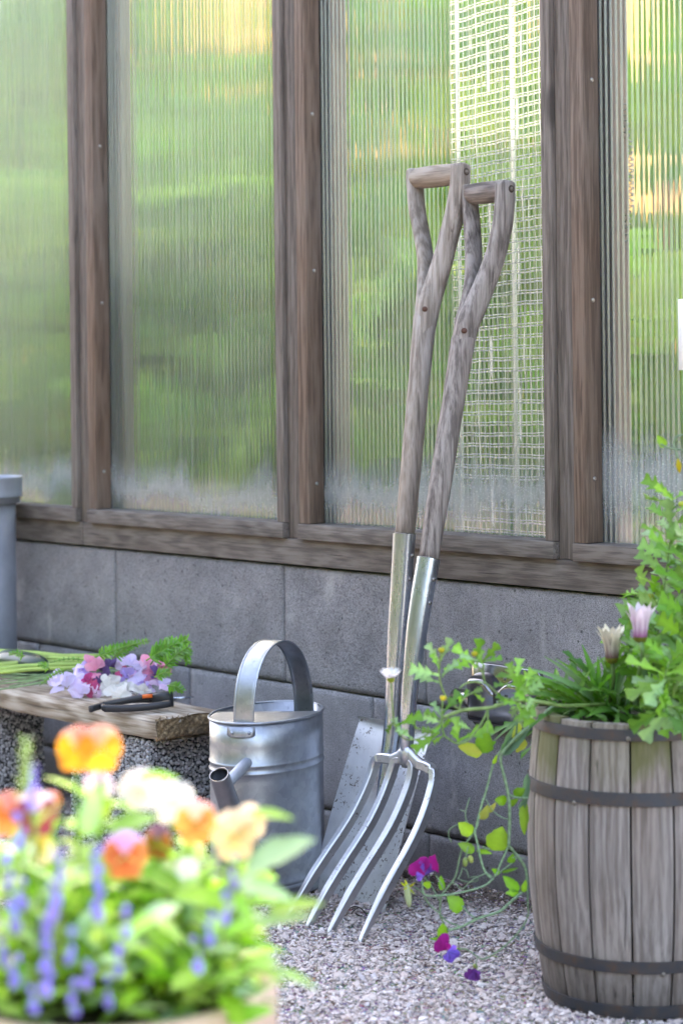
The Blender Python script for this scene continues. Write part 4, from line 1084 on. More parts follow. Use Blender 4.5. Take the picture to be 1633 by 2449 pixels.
# --- marguerite bush rising at the right edge, with long trailing branches to the left
mb = thing('marguerite_bush', 'bright green marguerite with lobed leaves, spilling left over the barrel rim', 'plant', (BC.x, BC.y, .33))
for pts, cnt, sz in [([(1545, 1720, 2.6), (1560, 1600, 2.58), (1583, 1440, 2.56), (1600, 1300, 2.55), (1608, 1180, 2.55)], 20, .95),
                     ([(1600, 1730, 2.55), (1620, 1600, 2.5), (1650, 1440, 2.48), (1668, 1280, 2.48)], 18, 1.1), ([(1570, 1725, 2.6), (1590, 1650, 2.55), (1620, 1560, 2.5), (1640, 1480, 2.5)], 13, 1.0),
                     ([(1560, 1725, 2.66), (1540, 1640, 2.64), (1520, 1570, 2.62), (1500, 1540, 2.6)], 9, .8), ([(1610, 1720, 2.5), (1600, 1650, 2.45), (1590, 1620, 2.42), (1600, 1580, 2.42)], 10, .95),
                     ([(1585, 1730, 2.6), (1570, 1560, 2.6), (1560, 1450, 2.6), (1530, 1420, 2.6)], 11, .9), ([(1650, 1730, 2.6), (1690, 1500, 2.55), (1700, 1300, 2.55)], 14, 1.1),
                     ([(1620, 1720, 2.56), (1605, 1690, 2.44), (1585, 1700, 2.40)], 6, .9), ([(1590, 1730, 2.7), (1615, 1500, 2.72), (1632, 1330, 2.72)], 16, 1.0)]:
    sprig(mb, pxs(pts, 2.58), [.0022, .0018, .0012, .001, .0008][:len(pts)] if len(pts) <= 5 else .0015, LOB, cnt, sz)
for br_, w0 in [([(1900, 640, 2.58), (1560, 655, 2.50), (1380, 625, 2.47), (1190, 612, 2.47), (1050, 640, 2.47), (940, 672, 2.47), (720, 692, 2.47), (560, 752, 2.47)], .0021),
                ([(930, 680), (880, 790), (820, 880), (770, 935), (680, 970), (600, 930), (560, 890), (545, 780), (550, 600)], .0014),
                ([(1130, 606), (1060, 590), (1000, 550), (950, 500), (905, 462), (885, 380), (890, 320)], .0014), ([(905, 465), (820, 455), (740, 470), (690, 510)], .0010),
                ([(560, 752), (520, 810), (470, 850), (410, 900), (330, 935), (240, 932), (180, 880), (150, 800), (132, 650), (122, 470)], .0011),
                ([(700, 692), (640, 650), (585, 590), (550, 520), (525, 430), (520, 330), (540, 200)], .0012), ([(930, 680), (925, 780), (920, 880)], .0009),
                ([(470, 850), (400, 860), (340, 840), (300, 780)], .0010), ([(1190, 612), (1160, 500), (1150, 400)], .0012), ([(1230, 640), (1230, 520), (1250, 430)], .0012), ([(885, 380), (845, 330), (832, 250)], .0009),
                ([(690, 690), (700, 640), (740, 580), (800, 545)], .0009)]:
    stalk(mb, pxs(br_, 2.47, **IM), w0, SG, seg=5)
def lf(ms, x0, y0, x1, y1, par, d=2.47, wsc=1, **k):
    a, b = at_d(IM['o'][0] + x0 / IM['k'], IM['o'][1] + y0 / IM['k'], d), at_d(IM['o'][0] + x1 / IM['k'], IM['o'][1] + y1 / IM['k'], d + rnd(-.012, .012))
    L = (b - a).length; m = frame4(a, b - a, TC + ZZ * .5 + rvec() * .35, 1)
    o = link('leaf', R.choice(ms) if isinstance(ms, list) else ms, par, mat4=m @ Matrix.Diagonal((L / .045, L / .043 * wsc, L / .05, 1))); return o
for q in [(520, 400, 315, 350), (520, 460, 350, 400), (530, 300, 440, 160), (535, 280, 595, 130), (560, 350, 760, 290), (545, 400, 640, 300), (520, 340, 470, 240), (545, 420, 600, 330),
          (830, 340, 690, 180), (835, 330, 850, 135), (840, 280, 720, 230), (835, 300, 880, 200), (880, 290, 990, 170), (890, 290, 1020, 245), (835, 340, 780, 260),
          (1150, 480, 1110, 320), (1160, 470, 1185, 270), (1180, 520, 1290, 370), (1220, 560, 1350, 480), (1220, 600, 1180, 440), (1230, 520, 1330, 420), (1200, 640, 1080, 620), (1230, 650, 1300, 740), (1210, 640, 1120, 720), (1230, 600, 1330, 640), (1240, 560, 1260, 420), (1110, 480, 1000, 470), (1130, 510, 1080, 470),
          (800, 545, 885, 600), (790, 545, 860, 520), (720, 600, 760, 520), (700, 640, 700, 600), (550, 720, 675, 560), (545, 760, 480, 630), (545, 780, 440, 700), (550, 800, 410, 750), (550, 800, 490, 860), (540, 860, 600, 780), (530, 880, 400, 860), (520, 880, 330, 1000), (560, 900, 470, 960), (680, 960, 665, 780), (700, 950, 640, 880), (690, 940, 930, 835), (780, 850, 700, 800),
          (160, 820, 350, 745), (150, 780, 80, 870), (200, 900, 150, 760), (210, 900, 250, 860), (330, 850, 285, 740), (300, 930, 190, 850), (1240, 700, 1290, 600), (1100, 640, 1010, 570), (900, 330, 850, 250), (1000, 620, 1120, 605)]:
    lf(LOB, *q, mb, 2.47 + rnd(-.02, .03))
for x0, y0, x1, y1 in [(1170, 640, 1260, 790), (1230, 680, 1170, 800), (1150, 760, 1290, 700), (1260, 620, 1180, 560), (1300, 560, 1210, 500)]: lf(LOB, x0, y0, x1, y1, mb, 2.44, 1.5)
def bud(parent, p, r_, col, name='bud'):
    V, Fa = lathe([(.0001, -r_ * .9), (r_ * .7, -r_ * .6), (r_, 0), (r_ * .75, r_ * .5), (.0001, r_ * .65)], 10)
    link(name, mesh(name, V, Fa, M['petal'], [col] * len(V)), parent, loc=p)
for x, y in ((540, 188), (555, 588), (815, 220)): bud(mb, at_d(900 + x / 3.484, 1500 + y / 3.484, 2.46), .0042, (.62, .6, .06))
bud(mb, at_d(1553, 1426, 2.56), .0052, (.55, .58, .1)); bud(mb, at_d(1630, 1205, 2.55), .005, (.5, .6, .1))
# open daisy seen from the side
dc = at_d(900 + 120 / 3.484, 1500 + 442 / 3.484, 2.47); PT = (.92, .92, .93)
dp = leaf_mesh('petal', .0158, .0058, 0, 0, .1, -.35, PT, (.85, .85, .86), n=6, mat=M['petal'], seed=5)
upd = (ZZ + TC * .16 - R3 * .03).normalized()
for k in range(22):
    a = 2 * math.pi * k / 22 + rnd(-.06, .06); e1 = upd.orthogonal().normalized(); e1.rotate(Matrix.Rotation(a, 3, upd))
    link('petal', dp, mb, mat4=frame4(dc + ZZ * .002, e1 + upd * rnd(.25, .5), upd, rnd(.92, 1.05)))
bud(mb, dc + ZZ * .001, .0048, (.3, .4, .05), 'flower_head')
# --- gazania with strap leaves and two closed blooms
gz_ = thing('gazania', 'dark green strap leaved gazania with closed cream and purple striped blooms', 'plant', (BC.x - .03, BC.y, .335))
for c0, cnt, ang in (((1420, 1700, 2.62), 46, 0), ((1345, 1690, 2.66), 34, 0), ((1490, 1700, 2.6), 40, 0)):
    b_ = at_d(*c0)
    for i in range(cnt):
        a = rnd(0, 6.28); el = rnd(.15, 1.3) if R.random() < .7 else rnd(-.2, .2); dr = Vector((math.cos(a) * math.cos(el), math.sin(a) * math.cos(el), math.sin(el)))
        put_leaf(gz_, STR + LMS, b_ + Vector((rnd(-.02, .02), rnd(-.02, .02), rnd(-.012, .012))), dr, ZZ + TC * .4 + rvec() * .3, rnd(.45, .95))
for x0, y0, x1, y1 in [(1440, 1700, 1300, 1590), (1440, 1700, 1330, 1570), (1400, 1690, 1270, 1610), (1410, 1700, 1250, 1650), (1450, 1700, 1370, 1580), (1440, 1690, 1400, 1600), (1380, 1690, 1240, 1600), (1400, 1700, 1290, 1640), (1470, 1690, 1380, 1560), (1480, 1690, 1440, 1570), (1430, 1690, 1410, 1560)]:
    a, b = at_d(x0, y0, 2.6), at_d(x1, y1, 2.6 + rnd(-.05, .05)); put_leaf(gz_, STR + LMS, a, b - a + ZZ * .02, ZZ + TC * .5, (b - a).length / .095)
cup = []
for ci, (ca, cb_) in enumerate([((.85, .82, .7), (.2, .1, .1)), ((.84, .76, .84), (.4, .12, .3))]):
    V = []; Fa = []; C = []; n_ = 7
    for i in range(n_ + 1):
        t = i / n_; w = .0052 * math.sin(math.pi * min(1, .2 + t * .72)) ** .6 * (1 if i < n_ else .1)
        for sg in (1, 0, -1): V.append((.040 * t, sg * w, .004 * math.sin(t * 3.1) + (.0 if sg else -.0008))); C.append(tuple(a * (1 - k) + b * k for a, b, k in zip(ca, cb_, [max(0, 1 - t * (3.2 if sg else 1.3))] * 3)))
    for i in range(n_): a = i * 3; Fa += [(a, a + 1, a + 4, a + 3), (a + 1, a + 2, a + 5, a + 4)]
    cup.append(mesh('petal', V, Fa, M['petal'], C))
for ci, (px, py, d_) in enumerate([(1462, 1572, 2.58), (1530, 1522, 2.46)]):
    b_ = at_d(px, py, d_)
    stalk(gz_, [at_d(1450 + ci * 50, 1710, 2.62), at_d(px + 4, py + 60, d_), b_ - ZZ * .004], [.003, .0026, .003], (.07, .16, .04))
    bud(gz_, b_ - ZZ * .001, .0085, (.22, .25, .04), 'flower_head')
    for k in range(20):
        a = 2 * math.pi * k / 20 + rnd(-.1, .1); rr_ = .0075 * (1 if k % 2 else .7)
        dr = Vector((math.cos(a) * rnd(.12, .42), math.sin(a) * rnd(.12, .42), 1)); link('petal', cup[ci], gz_, mat4=frame4(b_ + Vector((rr_ * math.cos(a), rr_ * math.sin(a), 0)), dr, Vector((-math.cos(a), -math.sin(a), 0)), rnd(.8, 1.05)))
# --- sweet pea trailing down left of the barrel
sv = thing('sweet_pea_vine', 'trailing sweet pea vine with purple flowers hanging down left of the barrel', 'vine', (BC.x - .1, BC.y, .33))
I3 = dict(o=(900, 1500), k=3.484); I4 = dict(o=(930, 1850), k=4.02); dv = 2.585
SP = [([(1560, 660, 2.6), (1470, 660), (1400, 720), (1330, 790), (1180, 900), (1040, 1062), (1050, 1200), (1085, 1330), (1104, 1440), (1108, 1600), (1104, 1740)], I3, .0024),
      ([(1100, 0), (1140, 180), (1156, 330), (1155, 500), (1148, 690)], I4, .0026), ([(1148, 690), (1220, 780), (1300, 890), (1322, 980), (1330, 1100)], I4, .0026), ([(1148, 690), (1100, 800), (1060, 890), (1035, 960), (1010, 990)], I4, .0015),
      ([(1180, 800), (1160, 880), (1000, 1075), (960, 1180), (910, 1370), (870, 1500), (830, 1650)], I3, .0017), ([(905, 240), (880, 330), (842, 500), (822, 560), (850, 680), (880, 830), (920, 940), (975, 1005)], I4, .0019),
      ([(1000, 1010), (900, 1085), (700, 1140), (500, 1172), (345, 1165), (320, 1060), (312, 1010)], I4, .0014), ([(820, 565), (700, 735), (640, 980), (560, 1100), (500, 1190), (490, 1350), (530, 1450)], I4, .0016),
      ([(1325, 1000), (1332, 1250), (1330, 1380), (1230, 1540), (1060, 1700), (920, 1778), (860, 1768), (740, 1690), (650, 1690)], I4, .0013), ([(1270, 1140), (1150, 1250), (1050, 1330), (860, 1392), (700, 1470), (560, 1510)], I4, .0020),
      ([(700, 1475), (600, 1440), (530, 1400), (480, 1340), (400, 1270), (330, 1180)], I4, .0012), ([(700, 1270), (760, 1340), (830, 1392)], I4, .0012), ([(480, 1220), (430, 1120), (390, 1060), (340, 1000)], I4, .0014), ([(340, 1165), (290, 1120), (235, 1090)], I4, .0011), ([(520, 1110), (500, 1060), (450, 980)], I4, .0012),
      ([(930, 250), (1000, 360), (1080, 420), (1140, 440)], I4, .0008), ([(1148, 690), (1060, 720), (960, 730), (900, 700)], I4, .0013), ([(1150, 200), (1200, 225), (1260, 235), (1335, 235)], I4, .0018), ([(760, 700), (740, 780), (735, 830)], I4, .0009),
      ([(800, 540), (760, 480), (735, 430), (735, 370), (755, 290), (772, 235)], I4, .0009), ([(740, 460), (640, 500), (580, 540), (572, 600), (600, 660)], I4, .0008), ([(735, 365), (700, 355), (685, 350)], I4, .0007),
      ([(1000, 1000), (940, 960), (870, 985), (820, 1010), (770, 1050), (700, 1110), (640, 1060), (600, 1050)], I4, .0008), ([(660, 1010), (740, 1040), (850, 1030), (830, 990), (780, 1000)], I4, .0007), ([(700, 910), (690, 960), (665, 1010)], I4, .0007), ([(700, 910), (740, 930), (765, 1000)], I4, .0007),
      ([(850, 1768), (835, 1830), (845, 1870)], I4, .001), ([(1250, 780), (1180, 860), (1100, 920), (1040, 975)], I4, .0009), ([(1180, 810), (1240, 800), (1310, 820)], I4, .0007)]
for pts, im, w0 in SP: stalk(sv, pxs(pts, dv + rnd(-.02, .01), **im), w0 * .8, SGB, seg=6, n=6)
def lf4(ms, x0, y0, x1, y1, wsc=1, d=dv, im=I4):
    a, b = at_d(im['o'][0] + x0 / im['k'], im['o'][1] + y0 / im['k'], d), at_d(im['o'][0] + x1 / im['k'], im['o'][1] + y1 / im['k'], d - .01)
    L = (b - a).length; return link('leaf', R.choice(ms), sv, mat4=frame4(a, b - a, TC + ZZ * .25 + rvec() * .25, 1) @ Matrix.Diagonal((L / .05, L / .05 * wsc, L / .05, 1)))
for q in [(1130, 260, 1030, 258, 1.3), (1200, 215, 1290, 150, 1.2), (800, 580, 680, 485, 1.2), (1000, 740, 1090, 535, 1.5), (820, 750, 680, 675, .9), (840, 740, 980, 765, .55), (1245, 1130, 1110, 1000, .8), (1245, 1150, 1135, 1145, .9), (700, 1315, 580, 1190, 1.3), (510, 1570, 520, 1460, 1.3), (545, 1590, 400, 1590, .4), (400, 1080, 340, 1060, 1.1), (510, 1120, 500, 1000, .7), (1290, 1140, 1310, 1040, .7), (1060, 960, 1000, 925, .8), (1080, 950, 1225, 915, .35), (1160, 860, 1190, 790, 1.1), (1150, 310, 1230, 250, .8)]: lf4(OVA, *q)
for q in [(880, 440, 950, 330, 1.1), (950, 370, 1015, 300, .8)]: lf4([leaf_mesh('leaf', .05, .026, 0, 0, .2, .3, (.33, .36, .09), (.3, .3, .05), seed=3)], *q)
BG_ = [leaf_mesh('leaf', .05, .016, 0, 0, .3, .2, (.09, .2, .13), (.12, .24, .16), seed=4)]
lf4(BG_, 1040, 1065, 1250, 850, 1.2, im=I3); lf4(BG_, 1045, 1060, 1180, 800, .9, im=I3); lf4(BG_, 1330, 0, 1300, 330, .7); lf4(OVA, 1300, 260, 1290, 590, .5); lf4(BG_, 1320, 240, 1240, 330, .9)
YL = [leaf_mesh('leaf', .05, .028, 0, 0, .12, .2, (.3, .38, .03), (.4, .36, .03), seed=8)]
lf4(OVA, 880, 1050, 915, 880, 1.35, im=I3); lf4(YL, 880, 1050, 695, 990, 1., im=I3); lf4(YL, 1230, 930, 1170, 1035, 1.3, im=I3); lf4(OVA, 930, 985, 985, 960, .8, im=I3); lf4(OVA, 970, 1140, 1000, 1080, .6, im=I3); lf4(YL, 1190, 800, 1140, 960, .7, im=I3)
def ruffle(name, S, c1, c2, wide=1.0, n=9, m=10, bend=.3, ruf=.09, seed=0, notch=.12):
    """fan petal growing along +y from the origin, facing +z"""
    rr = random.Random(seed); V = []; Fa = []; C = []; ph = rr.uniform(0, 6)
    for j in range(m + 1):
        t = j / m
        for i in range(n + 1):
            u = i / n * 2 - 1; a = u * 1.25 * wide
            r_ = S * t * (1 - .35 * abs(u) ** 3 - notch * math.exp(-(u / .18) ** 2))
            x = r_ * math.sin(a) * (.35 + .65 * t); y = r_ * math.cos(a * .8)
            z = -bend * S * t * t + ruf * S * t * t * math.sin(u * 6.5 + ph) + .25 * S * (u * t) ** 2 * .3
            V.append((x, y, z)); k = t ** .8; C.append(tuple(a_ * (1 - k) + b_ * k for a_, b_ in zip(c1, c2)))
    for j in range(m):
        for i in range(n): a = j * (n + 1) + i; Fa.append((a, a + 1, a + n + 2, a + n + 1))
    return mesh(name, V, Fa, M['petal'], C)
def face4(p, nrm, up, s=1):
    z = Vector(nrm).normalized(); y = Vector(up); y = (y - z * y.dot(z)).normalized(); x = y.cross(z)
    return Matrix(((x.x * s, y.x * s, z.x * s, p[0]), (x.y * s, y.y * s, z.y * s, p[1]), (x.z * s, y.z * s, z.z * s, p[2]), (0, 0, 0, 1)))
MAG = ruffle('petal', .021, (.32, .01, .16), (.42, .015, .24), 1, seed=1); VIO = ruffle('petal', .019, (.22, .16, .62), (.27, .13, .72), .8, seed=2); DVI = ruffle('petal', .018, (.12, .03, .2), (.2, .06, .32), .8, seed=3)
f1 = at_d(930 + 340 / 4.02, 1850 + 985 / 4.02, dv - .02)
for mm_, nrm, up, s in ((MAG, TC + R3 * -.2, ZZ - R3 * .75, 1.05), (MAG, TC - R3 * .9, ZZ - R3 * .9, .95), (VIO, TC + ZZ * .1 + R3 * .1, ZZ + R3 * .35, 1.0), (VIO, TC + R3 * .7, ZZ + R3 * .8, .8), (VIO, TC, -R3 * 1.5 - ZZ * .2, .55)):
    link('petal', mm_, sv, mat4=face4(f1, nrm, up, s))
link('petal', MAG, sv, mat4=face4(f1 + R3 * .017 + ZZ * .002, R3 - TC * -.3, ZZ + R3 * .05, 1.18) )
f2 = at_d(930 + 560 / 4.02, 1850 + 1700 / 4.02, dv - .02)
for mm_, nrm, up, s in ((MAG, TC - R3 * .4, ZZ * .9 - R3 * 1.2, .95), (VIO, TC, -ZZ + R3 * .8, .9), (VIO, TC + R3 * .5, -ZZ * .4 + R3, .8), (MAG, TC + R3, R3 + ZZ * .5, .5), (VIO, TC, R3 * .3 - ZZ, .7)): link('petal', mm_, sv, mat4=face4(f2, nrm, up, s))
f3 = at_d(930 + 825 / 4.02, 1850 + 1870 / 4.02, dv - .02)
for mm_, nrm, up, s in ((DVI, TC, -ZZ - R3 * .3, 1), (DVI, TC + R3 * .6, -ZZ + R3 * .15, .9), (DVI, TC - R3 * .5, -ZZ - R3 * .6, .8)): link('petal', mm_, sv, mat4=face4(f3, nrm, up, s))
for (x0, y0), (x1, y1), w_, c in (((170, 1060), (195, 1285), .0045, (.3, .38, .2)), ((735, 810), (728, 895), .0035, (.3, .4, .1)), ((775, 790), (795, 860), .0035, (.32, .4, .1)), ((820, 1830), (840, 1880), .0032, (.25, .32, .06)), ((650, 1700), (685, 1685), .0025, (.12, .2, .05))):
    a, b = at_d(930 + x0 / 4.02, 1850 + y0 / 4.02, dv), at_d(930 + x1 / 4.02, 1850 + y1 / 4.02, dv)
    P = [a.lerp(b, q / 8) for q in range(9)]; V, Fa = tube(P, [w_ * (.25 + .75 * math.sin(math.pi * min(1, (q + .6) / 8.6)) ** .6) for q in range(9)], 8); link('pod', mesh('pod', V, Fa, M['stem'], [c] * len(V)), sv)
for q in ((170, 1080, 120, 1060), (170, 1080, 160, 1035), (190, 1090, 240, 1060), (200, 1110, 240, 1150), (180, 1090, 150, 1110)): lf4(YL, *q, .4)
# --- tendril with a bud hanging at the top of the right edge
tv = thing('pea_tendril', 'thin pea tendril with a yellow bud entering at the right edge above the bush', 'vine', at_d(1640, 1100, 2.5))
for pts, w0 in [([(1650, 1078), (1630, 1076), (1600, 1072), (1578, 1062)], .0012), ([(1650, 1040), (1620, 1042), (1610, 1060), (1618, 1090), (1622, 1100)], .0012)]: stalk(tv, pxs(pts, 2.5), w0, SGB)
a, b = at_d(1620, 1096, 2.5), at_d(1624, 1132, 2.5)
V, Fa = tube([a.lerp(b, q / 6) for q in range(7)], [.001, .0018, .003, .0036, .003, .002, .0004], 8); link('bud', mesh('bud', V, Fa, M['petal'], [(.6, .5, .03)] * len(V)), tv)
lf_ = link('leaf', OVA[0], tv, mat4=frame4(at_d(1590, 1070, 2.5), at_d(1570, 1040, 2.5) - at_d(1590, 1070, 2.5), TC, .35))

# ------------------------------------------------------------------ on the plank
ZP = .2415
fb = thing('sweet_pea_bunch', 'bunch of cut lilac, pink, purple and white sweet peas lying on the plank', 'flower bunch', at_z(280, 1665, ZP))
CL = {'l': ((.72, .66, .9), (.76, .68, .93)), 'w': ((.88, .89, .82), (.9, .9, .88)), 'p': ((.82, .28, .44), (.88, .42, .58)), 'r': ((.5, .05, .14), (.62, .1, .24)), 'd': ((.1, .05, .16), (.17, .1, .28)), 'v': ((.46, .34, .8), (.58, .46, .88)), 'k': ((.82, .58, .8), (.86, .66, .86))}
PET = {k: [ruffle('petal', .021, c[0], c[1], 1.05, bend=.25, ruf=.16, seed=q + 50) for q in range(2)] for k, c in CL.items()}
for px, py, s, k in [(160, 1645, 1.2, 'l'), (175, 1618, 1.15, 'l'), (150, 1625, 1.1, 'l'), (195, 1652, 1.0, 'l'), (185, 1600, .9, 'l'), (218, 1582, .95, 'p'), (228, 1598, .95, 'p'), (208, 1592, .7, 'v'), (212, 1625, .7, 'r'), (225, 1640, .75, 'r'), (235, 1622, .75, 'p'), (228, 1655, .7, 'k'), (258, 1588, .95, 'd'), (272, 1580, .8, 'd'), (250, 1610, .8, 'd'),
                     (290, 1596, .75, 'r'), (300, 1582, 1.05, 'l'), (312, 1590, 1.0, 'l'), (262, 1640, 1.0, 'w'), (275, 1655, 1.05, 'w'), (290, 1662, 1.0, 'w'), (255, 1632, .8, 'w'), (300, 1618, .8, 'v'), (318, 1615, 1.0, 'l'), (335, 1598, .9, 'k'), (350, 1585, .9, 'p'), (352, 1605, .9, 'p'), (338, 1620, 1.0, 'l'), (325, 1640, 1.0, 'v'), (345, 1640, .9, 'l'), (345, 1658, .95, 'w'), (325, 1660, .8, 'w'),
                     (380, 1585, .95, 'p'), (395, 1598, .8, 'r'), (370, 1612, .8, 'd'), (378, 1635, .95, 'k'), (390, 1640, .85, 'l'), (305, 1650, .9, 'w'), (240, 1600, .7, 'd'), (365, 1590, .8, 'k')]:
    base = at_z(px, 1668, ZP); dd_ = (base - CAM).dot(D3) + (1668 - py) * .0006; p = at_d(px, py + 6, dd_)
    for q in range(3):
        nrm = TC + ZZ * rnd(.1, 1) + rvec() * .7; link('petal', R.choice(PET[k]), fb, mat4=face4(p + rvec() * .004, nrm, rvec() + ZZ * .6, s * rnd(.8, 1.1)))
for i in range(16):
    a = at_z(rnd(170, 330), rnd(1605, 1640), ZP + .012); b = at_z(rnd(-40, 100), 1595 + i * 3.6, ZP + .004)
    stalk(fb, [a, a.lerp(b, .5) + ZZ * rnd(0, .01), b], .0014, (.2, .32, .14))
hb = thing('herb_bunch', 'bunch of pale green stalks with feathery leaves lying behind the sweet peas', 'herb bunch', at_z(150, 1600, ZP))
for i, (y0, y1, w_) in enumerate([(1552, 1572, .006), (1582, 1560, .006), (1590, 1575, .0055), (1600, 1580, .005), (1575, 1568, .0055), (1608, 1588, .004), (1568, 1575, .0045)]):
    a = at_z(-60, y0 + 5, ZP + .02); b = at_z(240 + 8 * i, y1 + 8, ZP + .022)
    stalk(hb, [a, a.lerp(b, .5) + ZZ * .004, b], [w_, w_ * .85, w_ * .55], (.36, .52, .12), n=10)
FR = [leaf_mesh('leaflet', .02, .0055, 0, 0, .2, .2, c, n=5, seed=70 + i) for i, c in enumerate([(.08, .27, .02), (.12, .33, .04), (.16, .34, .12)])]
def frond(a, b, n=12, w_=.02, ms=FR):
    stalk(hb, [a, a.lerp(b, .5) + ZZ * .004, b], [.0014, .0011, .0006], (.14, .32, .05)); d_ = (b - a).normalized()
    sd = d_.cross(TC).normalized()
    for i in range(n):
        t = .12 + .86 * i / n; p = a.lerp(b, t) + ZZ * .004 * math.sin(math.pi * t)
        for sg in (1, -1):
            for e in range(2): put_leaf(hb, ms, p, sd * sg * (1 - .3 * e) + d_ * (.5 + .6 * e) + rvec() * .15, TC + ZZ * .5 + rvec() * .4, w_ / .02 * (1.05 - .6 * t) * rnd(.8, 1.1))
dz = lambda px, py, d: at_d(px, py, d)
for (x0, y0, x1, y1, d_, n_, w_) in [(350, 1580, 452, 1530, 3.42, 13, .024), (360, 1590, 415, 1525, 3.44, 9, .018), (240, 1570, 360, 1532, 3.5, 12, .014), (230, 1572, 300, 1545, 3.52, 9, .014), (270, 1575, 330, 1538, 3.5, 10, .016), (400, 1640, 440, 1655, 3.36, 8, .014), (370, 1620, 410, 1610, 3.38, 8, .014), (440, 1545, 450, 1590, 3.42, 8, .016), (60, 1570, 20, 1566, 3.5, 6, .01), (160, 1600, 95, 1640, 3.42, 8, .008), (120, 1600, 90, 1592, 3.4, 6, .01), (390, 1600, 455, 1545, 3.4, 9, .018), (200, 1578, 120, 1585, 3.45, 6, .006)]:
    frond(dz(x0, y0, d_), dz(x1, y1, d_), n_, w_)
# dark green cucumber at the left end
a, b = at_z(-120, 1590, ZP + .02), at_z(90, 1600, ZP + .02)
a.y = b.y = -.19; V, Fa = tube([a.lerp(b, q / 14) for q in range(15)], [.0225 * math.sqrt(max(.02, 1 - abs(q / 7 - 1) ** 4)) for q in range(15)], 24)
tag(link('cucumber', mesh('cucumber', V, Fa, M['zuc'])), 'dark green cucumber lying behind the stalks at the left end of the plank', 'cucumber')
# snips
sn = thing('garden_snips', 'black handled snips with an orange catch lying open on the plank', 'snips', at_z(320, 1695, ZP))
def zs(x, y, h): return at_z(x / 2.8, 1480 + y / 2.8, ZP + h)
def handle(pts, w_, mat=None): 
    P = spline(pts, 6); link('handle', mesh('handle', *tube(P, [(w_, w_ * .8)] * len(P), 12, ref=(0, 0, 1), sup=3), mat or M['black']), sn)
handle([zs(700, 600, .0065), zs(690, 575, .009), zs(760, 558, .010), zs(900, 545, .012), zs(1040, 540, .013)], .0048)
handle([zs(700, 600, .006), zs(820, 600, .006), zs(960, 592, .007), zs(1060, 580, .009), zs(1140, 565, .011)], .0058)
handle([zs(608, 605, .006), zs(690, 578, .009), zs(820, 552, .013), zs(960, 528, .018), zs(1060, 512, .021)], .0055)
V, Fa = tube([zs(1020, 545, .014), zs(1090, 540, .015), zs(1160, 536, .016)], [(.010, .0055), (.0125, .006), (.0125, .006)], 12, ref=(0, 0, 1), sup=4); link('pivot_block', mesh('pivot_block', V, Fa, M['black']), sn)
V, Fa = tube([zs(955, 521, .021), zs(985, 518, .0215), zs(1022, 516, .0215)], [(.003, .002)] * 3, 10, ref=(0, 0, 1), sup=4); link('catch', mesh('catch', V, Fa, M['orange']), sn)
for x1, y1, h in ((1300, 522, .014), (1265, 538, .010)):
    V, Fa = tube([zs(1150, 540, .012), zs(1220, 533, .013), zs(x1, y1, h)], [(.0034, .0012), (.003, .001), (.0004, .0003)], 8, ref=(0, 0, 1)); link('blade', mesh('blade', V, Fa, M['steel']), sn)

# ------------------------------------------------------------------ flower pot in the foreground
PD = 1.56; PC = at_d(252, 2338, PD); zr = PC.z; PR = 410 * PD / F
pt_ = thing('flower_pot', 'large pale terracotta pot out of focus in the foreground, crowded with flowers', 'flower pot', (PC.x, PC.y, 0))
link('body', mesh('body', *lathe([(.001, 0), (PR * .68, 0), (PR * .95, zr - .045), (PR * .95, zr - .042), (PR, zr - .040), (PR, zr - .003), (PR - .003, zr), (PR - .009, zr), (PR - .012, zr - .004), (PR - .013, zr - .03)], 64, (PC.x, PC.y, 0)), M['pot']), pt_)
link('soil', mesh('soil', *lathe([(.0001, zr - .012), (PR - .013, zr - .016)], 40, (PC.x, PC.y, 0)), M['soil']), pt_)
PL = [leaf_mesh('leaf', .05, .022, 0, 0, .15, .35, c, seed=80 + i) for i, c in enumerate([(.2, .44, .04), (.26, .5, .06), (.33, .54, .12), (.32, .5, .3), (.16, .38, .03)])]
PLB = [leaf_mesh('leaf', .05, .020, 0, 0, .1, .25, c, seed=90 + i) for i, c in enumerate([(.34, .56, .16), (.28, .54, .09), (.36, .56, .32)])]
def pansy_petals(c, seed):
    up_o, up_i, lo_o, lo_i = c
    return [ruffle('petal', .026, up_i, up_o, .8, bend=.1, ruf=.07, seed=seed, notch=.02), ruffle('petal', .024, lo_i, lo_o, .75, bend=.1, ruf=.06, seed=seed + 1, notch=.02), ruffle('petal', .027, lo_i, lo_o, .95, bend=.15, ruf=.08, seed=seed + 2)]
OR = ((.95, .52, .42), (.95, .42, .12), (.97, .38, .05), (.9, .55, .02)); WH = ((.93, .90, .88), (.9, .86, .8), (.93, .9, .84), (.9, .8, .5)); PE = ((.93, .78, .6), (.9, .75, .45), (.94, .68, .40), (.9, .55, .12))
PK = ((.9, .5, .48), (.95, .7, .4), (.95, .45, .12), (.55, .10, .02)); MR = ((.88, .72, .82), (.85, .7, .8), (.32, .03, .09), (.5, .25, .01)); OP = ((.62, .4, .82), (.8, .4, .5), (.95, .36, .10), (.8, .1, .02)); MV = ((.5, .28, .5), (.5, .3, .4), (.75, .3, .1), (.45, .1, .03)); LI = ((.8, .66, .84), (.8, .7, .85), (.85, .72, .85), (.8, .7, .6)); YE = ((.95, .75, .15), (.9, .6, .02), (.93, .8, .55), (.9, .7, .1)); CO = ((.92, .42, .40), (.9, .35, .3), (.95, .35, .12), (.8, .2, .02))
